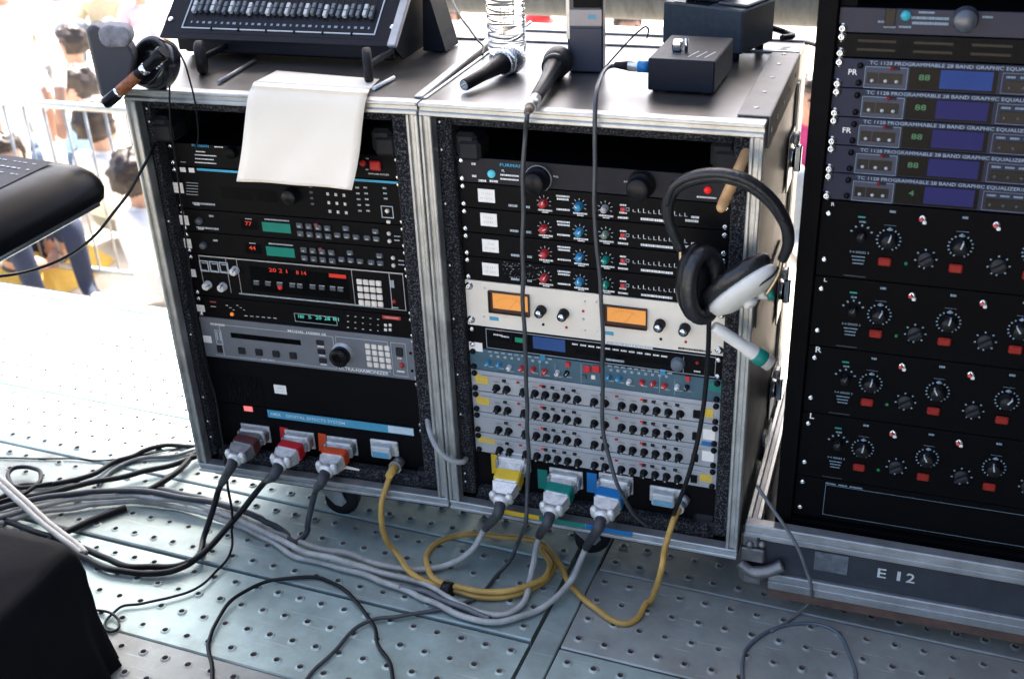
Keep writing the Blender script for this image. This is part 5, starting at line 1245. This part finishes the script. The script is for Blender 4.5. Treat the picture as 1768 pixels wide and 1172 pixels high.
MB().lathe([(.0132, L*.72), (.0142, L*.73), (.0144, L*.88), (.0134, L*.89)], 16, M).build('green_band', tape_g, hp); MB().lathe([(.0095, L), (.0095, L+.003), (1e-7, L+.003)], 12, M).build('plug_end', rubber, hp)
g_ = P(1318, 510, -.045)-hp0; MB().cyl(g_-Vector((.02, 0, .002)), g_+Vector((.012, 0, .004)), .0075, .0085, 12).build('cup_joint', shell, hp); MB().cyl(g_+Vector((.006, -.001, .003)), g_+Vector((.016, 0, .006)), .010, .010, 12).build('green_band', tape_g, hp)
MB().tube(spl([P(1224, 555, -.062)-hp0, P(1223, 600, -.05)-hp0, P(1219, 660, -.04)-hp0, P(1212, 720, -.04)-hp0, P(1200, 780, -.045)-hp0, P(1184, 835, -.05)-hp0, P(1168, 875, -.03)-hp0, P(1158, 902, -.01)-hp0], 7), .0042, 8).build('cord', blackc, hp)
MB().tube(spl([P(1300, 500, -.075)-hp0, P(1318, 488, -.078)-hp0, P(1334, 476, -.07)-hp0, P(1344, 462, -.06)-hp0], 5), .0018, 6).build('link_wire', blackc, hp)

# ================================================================== foreground
t0, t1 = at(97, 297, z=.92), at(0, 345, z=.92)
tv = (t1-t0); tv.z = 0; tv.normalize(); nv = Vector((tv.y, -tv.x, 0)); nv = nv if nv.x > 0 else -nv
kb = thing('keyboard', 'black keyboard with rounded end at the left edge, over the crowd barrier', 'keyboard', t0)
prof = [(-.55, .945), (-.02, .922), (.0, .921), (.012, .918), (.034, .910), (.050, .896), (.057, .878), (.052, .860), (.036, .848), (.01, .843), (-.55, .843)]
gl = mat('keyboard_black', (.003, .0035, .005), .36, spec=.13, var=.15, scale=30)
b = MB()
for k, s_ in enumerate((-.055, -.045, -.022, .01, 1.1)):
    f = (.72, .86, .97, 1, 1)[k]
    b.v += [tuple(tv*s_+nv*(n_*f if n_ > 0 else n_)+Vector((0, 0, (z-.882)*f+.882-.92))) for n_, z in prof]
N = len(prof)
for k in range(4):
    for i in range(N): j = (i+1) % N; b.f.append([k*N+i, k*N+j, (k+1)*N+j, (k+1)*N+i]); b.m.append(0); b.sm.append(0 < i < 9)
b.f += [list(range(N))[::-1], [4*N+i for i in range(N)]]; b.m += [0, 0]; b.sm += [False, False]
ko = b.build('case', gl, kb)
b = MB(); q = lambda s_, n_, z: tuple(tv*s_+nv*n_+Vector((0, 0, z-.92)))
b.add([q(-.03, -.50, .9452), q(-.03, -.03, .9237), q(1.0, -.03, .9237), q(1.0, -.50, .9452)], [(0, 1, 2, 3)]); b.build('control_panel', mat('charcoal_panel', (.032, .032, .04), .55, spec=.2, var=.2, scale=40), kb)
b = MB()
for r_ in range(12):
    s_ = -.012+.024*r_; n_ = -.30; th_k = .0045 if r_ % 2 else .0028
    while n_ < -.045:
        w_ = random.uniform(.004, .010); zz = lambda k: .9237-.0457*(k+.03)+.0009
        if random.random() < .75: b.add([q(s_, n_, zz(n_)), q(s_+th_k, n_, zz(n_)), q(s_+th_k, n_+w_, zz(n_+w_)), q(s_, n_+w_, zz(n_+w_))], [(0, 1, 2, 3)])
        n_ += w_+.003
b.build('printed_marks', greyp, kb)['kind'] = 'stuff'
MB().tube([Vector(q(s_, .0525, .862)) for s_ in (-.02, .3, .7, 1.1)], .004, 8).build('edge_strip', mat('dull_edge', (.05, .055, .065), .3), kb)
st = MB(); 
for s_ in (.75, 1.05):
    for n_ in (-.25, -.5): MB().cyl(q(s_, n_, .843), q(s_, n_, 0), .018, .018, 10).build('leg', black, kb)

cl = thing('covered_case', 'black cloth covered case in the bottom left corner', 'case', (-.838, -.855, 0))
b = MB(); nx_, ny_ = 34, 34
cloth = mat('black_cloth', (.0045, .0045, .0065), .8, spec=.15, var=.35, scale=12, bump=1.0, bscale=22)
def cpos(i, j):
    x = -.42+.84*i/nx_; y = -.42+.84*j/ny_; hx, hy = .345, .375
    ov = max(abs(x)-hx, abs(y)-hy, 0); top = .292+.012*noise.noise(Vector((x*5, y*5, 0)))
    if ov <= 0: return Vector((x, y, top))
    t = min(1, ov/.045); ax, ay = max(-hx, min(hx, x)), max(-hy, min(hy, y))
    fold = .018*noise.noise(Vector((x*9, y*9, 3)))*t
    return Vector((ax+(x-ax)*.25+math.copysign(fold, x)*(abs(x) > hx), ay+(y-ay)*.25+math.copysign(fold, y)*(abs(y) > hy), top*(1-t)+.004*t if t > .15 else top*(1-t*.3)))
# denser skirt: build as rings
def ring(t, n=96):
    out = []
    for k in range(n):
        a = 2*math.pi*k/n; c_, s_ = math.cos(a), math.sin(a); e = .09
        x = math.copysign(abs(c_)**e, c_)*.345; y = math.copysign(abs(s_)**e, s_)*.375
        out.append((x, y, k))
    return out
base = ring(0); n = len(base); lv = [(0, .0), (.55, .0), (.93, .0), (.985, .004), (1.005, .02), (1.01, .04), (1.015, .06), (1.012, .09), (1.015, .12), (1.01, .18), (1.01, .235), (1.01, .286)]
for s_, dz in lv:
    for x, y, k in base:
        f = max(0, dz-.02)/.27; w_ = 1+f*.09*noise.noise(Vector((x*11, y*11, dz*4)))+f*.014*math.sin(k*.8)
        b.v.append((x*s_*w_, y*s_*w_, .292-dz+.016*noise.noise(Vector((x*s_*8, y*s_*8, dz*5)))*(1 if dz < .2 else .3)))
for r_ in range(1, len(lv)-1):
    for k in range(n): j = (k+1) % n; b.f.append([r_*n+k, (r_+1)*n+k, (r_+1)*n+j, r_*n+j]); b.m.append(0); b.sm.append(True)
b.f.append([n+k for k in range(n)]); b.m.append(0); b.sm.append(True)
b.build('cloth_cover', cloth, cl)

# ================================================================== beyond the stage
mb = MB(); mb.box(-4.6, 5.2, V0+3*PW+.052, V0+3*PW+.06, GZ, -.002); sk = mb.build('understage_blocker', mat('blocker_black', (.012, .012, .014), .9), None, (0, 0, 0), (0, 0, DA)); tag(sk, kind='structure')  # unseen black sheet, added to keep sun from under the deck
for y, nm in ((-2.6, 'understage_blocker'),):
    mb = MB(); mb.box(-4.6, 5.2, y, y+.01, GZ, -.05); tag(mb.build(nm, MATS['blocker_black']), kind='structure')  # second added sheet, closing the front against light under the deck
mb = MB(); mb.box(1.78, 1.80, -3.4, .80, -.05, RZ-.002); tag(mb.build('side_light_blocker', MATS['blocker_black']), kind='structure')  # unseen black sheet, added to block sky light from the right
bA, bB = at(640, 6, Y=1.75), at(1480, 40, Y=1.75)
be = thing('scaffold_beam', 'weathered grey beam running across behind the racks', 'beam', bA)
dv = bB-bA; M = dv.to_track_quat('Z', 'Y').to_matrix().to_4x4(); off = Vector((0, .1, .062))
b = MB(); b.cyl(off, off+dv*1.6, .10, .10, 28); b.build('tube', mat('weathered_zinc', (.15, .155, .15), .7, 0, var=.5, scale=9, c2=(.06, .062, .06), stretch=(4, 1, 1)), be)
for k in (.03, 1.5):
    p = off+dv*k; MB().cyl((p.x, p.y, p.z-.09), (p.x, p.y, GZ-bA.z), .05, .05, 12).build('post', alu_dull, be)
ba = thing('crowd_barrier', 'pale steel crowd barrier with upright bars at the left', 'barrier', (-3.4, 2.92, GZ))
paint = mat('pale_barrier_paint', (.55, .55, .52), .4, .5, var=.2)
zt, zb_ = at(100, 182, Y=2.92).z-GZ, at(130, 462, Y=2.92).z-GZ
for z, r_ in ((zt, .021), (zb_, .019)): MB().cyl((-1.3, 0, z), (1.4, 0, z), r_, r_, 14).build('rail', paint, ba)
bar_me = MB().cyl((0, 0, zb_), (0, 0, zt), .0075, .0075, 10).mesh('bar', alu_dull)
x0 = at(40, 186, Y=2.92).x+3.4
for i in range(-6, 12):
    if -1.28 < x0+.128*i < 1.38: O('bar', bar_me, ba, (x0+.128*i, 0, 0))
for x in (-1.3, 1.4):
    MB().cyl((x, 0, .05), (x, 0, zt), .02, .02, 12).build('post', paint, ba); MB().box(x-.03, x+.03, -.3, .3, 0, .04, .004).build('foot', paint, ba)
yc = mat('mustard_cloth', (.60, .37, .06), .8, var=.25, scale=10)
c0 = at(48, 468, z=GZ+.05); b = MB(); n = 26
for j in range(n+1):
    for i in range(n+1):
        u_, v_ = i/n*2-1, j/n*2-1; r_ = max(abs(u_), abs(v_)); h = .26*max(0, 1-r_**3)+.05*noise.noise(Vector((u_*3, v_*3, 1)))*(1-r_**4)
        b.v.append((u_*.36+.05*noise.noise(Vector((u_*4, v_*4, 5))), v_*.34, max(.003, h)))
for j in range(n):
    for i in range(n): b.f.append([j*(n+1)+i, j*(n+1)+i+1, (j+1)*(n+1)+i+1, (j+1)*(n+1)+i]); b.m.append(0); b.sm.append(True)
yo = b.build('blanket', yc, None, (c0.x, c0.y, GZ)); tag(yo, 'mustard yellow blanket heaped on the ground by the crowd barrier', 'blanket')

# ------------------------------------------------------------------ people
SIT = dict(pel=((0, .02, .13), .15), waist=((0, .05, .27), .135), chest=((0, .05, .44), .15), neck0=((0, .03, .575), .062), neck=((0, .015, .63), .052), h0=((0, .0, .69), .074), h1=((0, .0, .76), .094), h2=((0, .008, .82), .082), nose=((0, -.103, .735), .016),
           shL=((-.17, .05, .53), .072), elL=((-.25, -.06, .33), .047), wrL=((-.10, -.22, .26), .034), pmL=((-.065, -.27, .25), .036), shR=((.17, .05, .53), .072), elR=((.25, -.06, .33), .047), wrR=((.10, -.22, .26), .034), pmR=((.065, -.27, .25), .036),
           hiL=((-.10, -.02, .13), .11), knL=((-.15, -.38, .46), .072), anL=((-.13, -.50, .09), .048), toL=((-.14, -.66, .04), .038), hiR=((.10, -.02, .13), .11), knR=((.15, -.38, .46), .072), anR=((.13, -.50, .09), .048), toR=((.14, -.66, .04), .038))
STAND = dict(pel=((0, 0, .94), .15), waist=((0, 0, 1.08), .135), chest=((0, 0, 1.27), .155), neck0=((0, 0, 1.42), .062), neck=((0, -.005, 1.48), .054), h0=((0, -.012, 1.54), .076), h1=((0, -.012, 1.61), .095), h2=((0, -.004, 1.67), .083), nose=((0, -.115, 1.585), .016),
           shL=((-.18, 0, 1.37), .074), elL=((-.25, .02, 1.08), .046), wrL=((-.24, -.08, .86), .033), pmL=((-.235, -.10, .80), .036), shR=((.18, 0, 1.37), .074), elR=((.25, .02, 1.08), .046), wrR=((.24, -.08, .86), .033), pmR=((.235, -.10, .80), .036),
           hiL=((-.10, 0, .90), .11), knL=((-.11, -.01, .50), .068), anL=((-.12, .02, .09), .048), toL=((-.13, -.15, .04), .038), hiR=((.10, 0, .90), .11), knR=((.11, -.01, .50), .068), anR=((.12, .02, .09), .048), toR=((.13, -.15, .04), .038))
BONES = [('pel', 'waist'), ('waist', 'chest'), ('chest', 'neck0'), ('neck0', 'neck'), ('neck', 'h0'), ('h0', 'h1'), ('h1', 'h2'), ('h0', 'nose'), ('chest', 'shL'), ('shL', 'elL'), ('elL', 'wrL'), ('wrL', 'pmL'), ('chest', 'shR'), ('shR', 'elR'), ('elR', 'wrR'), ('wrR', 'pmR'),
         ('pel', 'hiL'), ('hiL', 'knL'), ('knL', 'anL'), ('anL', 'toL'), ('pel', 'hiR'), ('hiR', 'knR'), ('knR', 'anR'), ('anR', 'toR')]
REG = dict(pel=2, waist=1, chest=1, neck0=1, neck=0, h0=0, h1=0, h2=0, nose=0, elL=1, elR=1, wrL=0, wrR=0, pmL=0, pmR=0, shL=1, shR=1, hiL=2, hiR=2, knL=2, knR=2, anL=2, anR=2, toL=3, toR=3)
skin_m = mat('skin', (.45, .26, .18), .5, var=.1); hair_m = mat('dark_hair', (.035, .022, .016), .5, var=.5, scale=70, bump=.6, bscale=120); shoe_m = mat('white_shoe', (.6, .6, .58), .6)
def body_mesh(pose, over):
    J = dict(pose); J.update(over)
    for s_, sg in (('L', -1), ('R', 1)):                      # fingers and thumb off the palm
        pm_, wr = Vector(J['pm'+s_][0]), Vector(J['wr'+s_][0]); d = (pm_-wr).normalized(); sd = d.cross(Vector((0, 0, 1))).normalized(); dn = Vector((0, 0, -1))
        for q_, (o_, ln) in enumerate(((-.026, .070), (-.009, .080), (.009, .076), (.026, .060))):
            a = pm_+d*.035+sd*o_; J['f%s%da' % (s_, q_)] = (tuple(a), .0105); J['f%s%db' % (s_, q_)] = (tuple(a+d*ln*.5+dn*.012), .009); J['f%s%dc' % (s_, q_)] = (tuple(a+d*ln*.8+dn*.038), .0075)
        a = pm_-sd*sg*.032-d*.005; J['t%sa' % s_] = (tuple(a), .012); J['t%sb' % s_] = (tuple(a+d*.035-sd*sg*.02), .010)
    bones = list(BONES)
    for s_ in 'LR':
        for q_ in range(4): bones += [('pm'+s_, 'f%s%da' % (s_, q_)), ('f%s%da' % (s_, q_), 'f%s%db' % (s_, q_)), ('f%s%db' % (s_, q_), 'f%s%dc' % (s_, q_))]
        bones += [('pm'+s_, 't%sa' % s_), ('t%sa' % s_, 't%sb' % s_)]
    keys = list(J); ix = {k: i for i, k in enumerate(keys)}
    me = bpy.data.meshes.new('skel'); me.from_pydata([J[k][0] for k in keys], [(ix[a], ix[c_]) for a, c_ in bones], [])
    ob = bpy.data.objects.new('skel', me); col.objects.link(ob)
    ob.modifiers.new('skin', 'SKIN'); ob.modifiers['skin'].use_smooth_shade = True; sd = ob.modifiers.new('sub', 'SUBSURF'); sd.levels = 2; sd.render_levels = 2
    if not me.skin_vertices: me.skin_vertices.new() if hasattr(me.skin_vertices, 'new') else None
    sv = me.skin_vertices[0].data
    for i, k in enumerate(keys): r = J[k][1]; sv[i].radius = (r, r); sv[i].use_root = (k == 'pel')
    dg = bpy.context.evaluated_depsgraph_get(); out = bpy.data.meshes.new_from_object(ob.evaluated_get(dg)); bpy.data.objects.remove(ob)
    pk = [(Vector(J[k][0]), REG.get(k, 0)) for k in keys]
    seg = [(Vector(J[a][0]), Vector(J[c_][0]), REG.get(a, 0), REG.get(c_, 0)) for a, c_ in bones]
    idx = []
    for p in out.polygons:
        c_ = p.center; best = None
        for a, e_, ra, rb in seg:
            ab = e_-a; t = max(0, min(1, (c_-a).dot(ab)/ab.length_squared)); dd = (a+ab*t-c_).length
            if best is None or dd < best[0]: best = (dd, ra if t < .55 else rb)
        idx.append(best[1])
    return out, idx, J
PEOPLE = []
def person(label, root, heading, pose, shirt, pants, over={}, hair=hair_m, group='people in the crowd', hr=1.0, cap=None):
    me, idx, J = shared(('body', id(pose), str(over)), lambda: body_mesh(pose, over))
    me = me.copy(); me.materials.clear()
    for m in (skin_m, shirt, pants, shoe_m): me.materials.append(m)
    me.polygons.foreach_set('material_index', idx); me.polygons.foreach_set('use_smooth', [True]*len(idx))
    t = thing('person', label, 'person', root, heading, group)
    O('body', me, t)
    h = Vector(J['h1'][0]); b = MB(); n, m_ = 40, 26
    for j in range(m_+1):
        th_ = math.pi*j/m_
        for i in range(n):
            ph = 2*math.pi*i/n; x, y, z = math.sin(th_)*math.cos(ph), math.sin(th_)*math.sin(ph), math.cos(th_)
            r_ = .114*hr*(1+.10*noise.noise(Vector((x*3, y*3, z*3+hr*9)))+.10*noise.noise(Vector((x*8+hr*20, y*8, z*8)))+.07*noise.noise(Vector((x*19, y*19, z*10))))
            if y < -.25 and z < .45: r_ *= .70        # face left free
            if z < -.55: r_ *= .80
            b.v.append((h.x+x*r_*.93, h.y+.012+y*r_*1.04, h.z+.018+z*r_*1.08))
    for j in range(m_):
        for i in range(n): k = (i+1) % n; b.f.append([j*n+i, (j+1)*n+i, (j+1)*n+k, j*n+k]); b.m.append(0); b.sm.append(True)
    b.build('hair', cap or hair, t)
    for sx in (-1, 1): MB().ball((h.x+sx*.034, h.y-.083, h.z+.003), .011, 8, 6).build('eye', black_gloss, t)
    MB().box(h.x-.024, h.x+.024, h.y-.089, h.y-.075, h.z-.052, h.z-.045, .003).build('mouth', mat('lips', (.3, .12, .1), .5), t)
    return t
shirtw = mat('white_shirt', (.78, .77, .74), .8, var=.06, scale=14, bump=.3, bscale=20); shirtb = mat('pale_blue_shirt', (.42, .60, .68), .8, var=.1); jeans = mat('blue_jeans', (.07, .11, .18), .85, var=.3, scale=25)
navyt = mat('navy_trousers', (.025, .035, .07), .85, var=.2); greyt = mat('grey_trousers', (.25, .28, .30), .85, var=.2); pinks = mat('pink_shirt', (.72, .52, .54), .8); goldt = mat('gold_shirt', (.66, .55, .34), .8); mag = mat('magenta_shirt', (.50, .045, .17), .8, var=.2, scale=15); redc = mat('red_cap', (.5, .05, .06), .6)
def headat(px, py, zl): 
    p = at(px, py, z=GZ+zl); return Vector((p.x, p.y, GZ))
person('person standing in a white shirt at the top left corner', headat(-12, -42, 1.61), .35, STAND, shirtw, shirtw)
person('person with short dark hair in a white shirt, head turned left above the barrier', headat(122, 76, .77), -1.2, SIT, shirtw, greyt, hr=1.1)
person('person in pale blue shirt and jeans sitting knees up behind the barrier', headat(131, 152, .77), -.55, SIT, shirtb, jeans, hr=1.18)
person('person in a white shirt seen from behind, dark head between the barrier bars', headat(171, 212, .77), 2.9, SIT, shirtw, greyt, hr=1.22)
person('person in a white shirt whose head is half hidden by the left rack', headat(240, 302, .77), 2.6, SIT, shirtw, shirtw, hr=1.2)
person('person with navy trousers and white shoe stretched past the keyboard end', headat(10, 268, .77), 1.0, SIT, shirtw, navyt)
person('person in a gold shirt far back at the top left', headat(165, -35, .77), .4, SIT, goldt, greyt)
person('person in pink sitting just left of the fader controller', headat(238, -25, .77), .9, SIT, pinks, shirtw)
person('person in a white shirt far back left of the one in gold', headat(88, -30, .77), -.4, SIT, shirtw, greyt)
person('person in magenta seen through the gap beside the right rack', headat(1404, 165, .77), .3, SIT, mag, greyt)
person('person with dark hair glimpsed left of the water bottle', headat(772, 26, .77), .2, SIT, shirtw, greyt, group='people behind the racks')
person('person in a red cap glimpsed right of the water bottle', headat(935, 36, .77), 2.5, SIT, shirtw, greyt, cap=redc, group='people behind the racks')
person('person with brown hair glimpsed right of the hand radio', headat(1085, 42, .77), .6, SIT, pinks, greyt, group='people behind the racks')
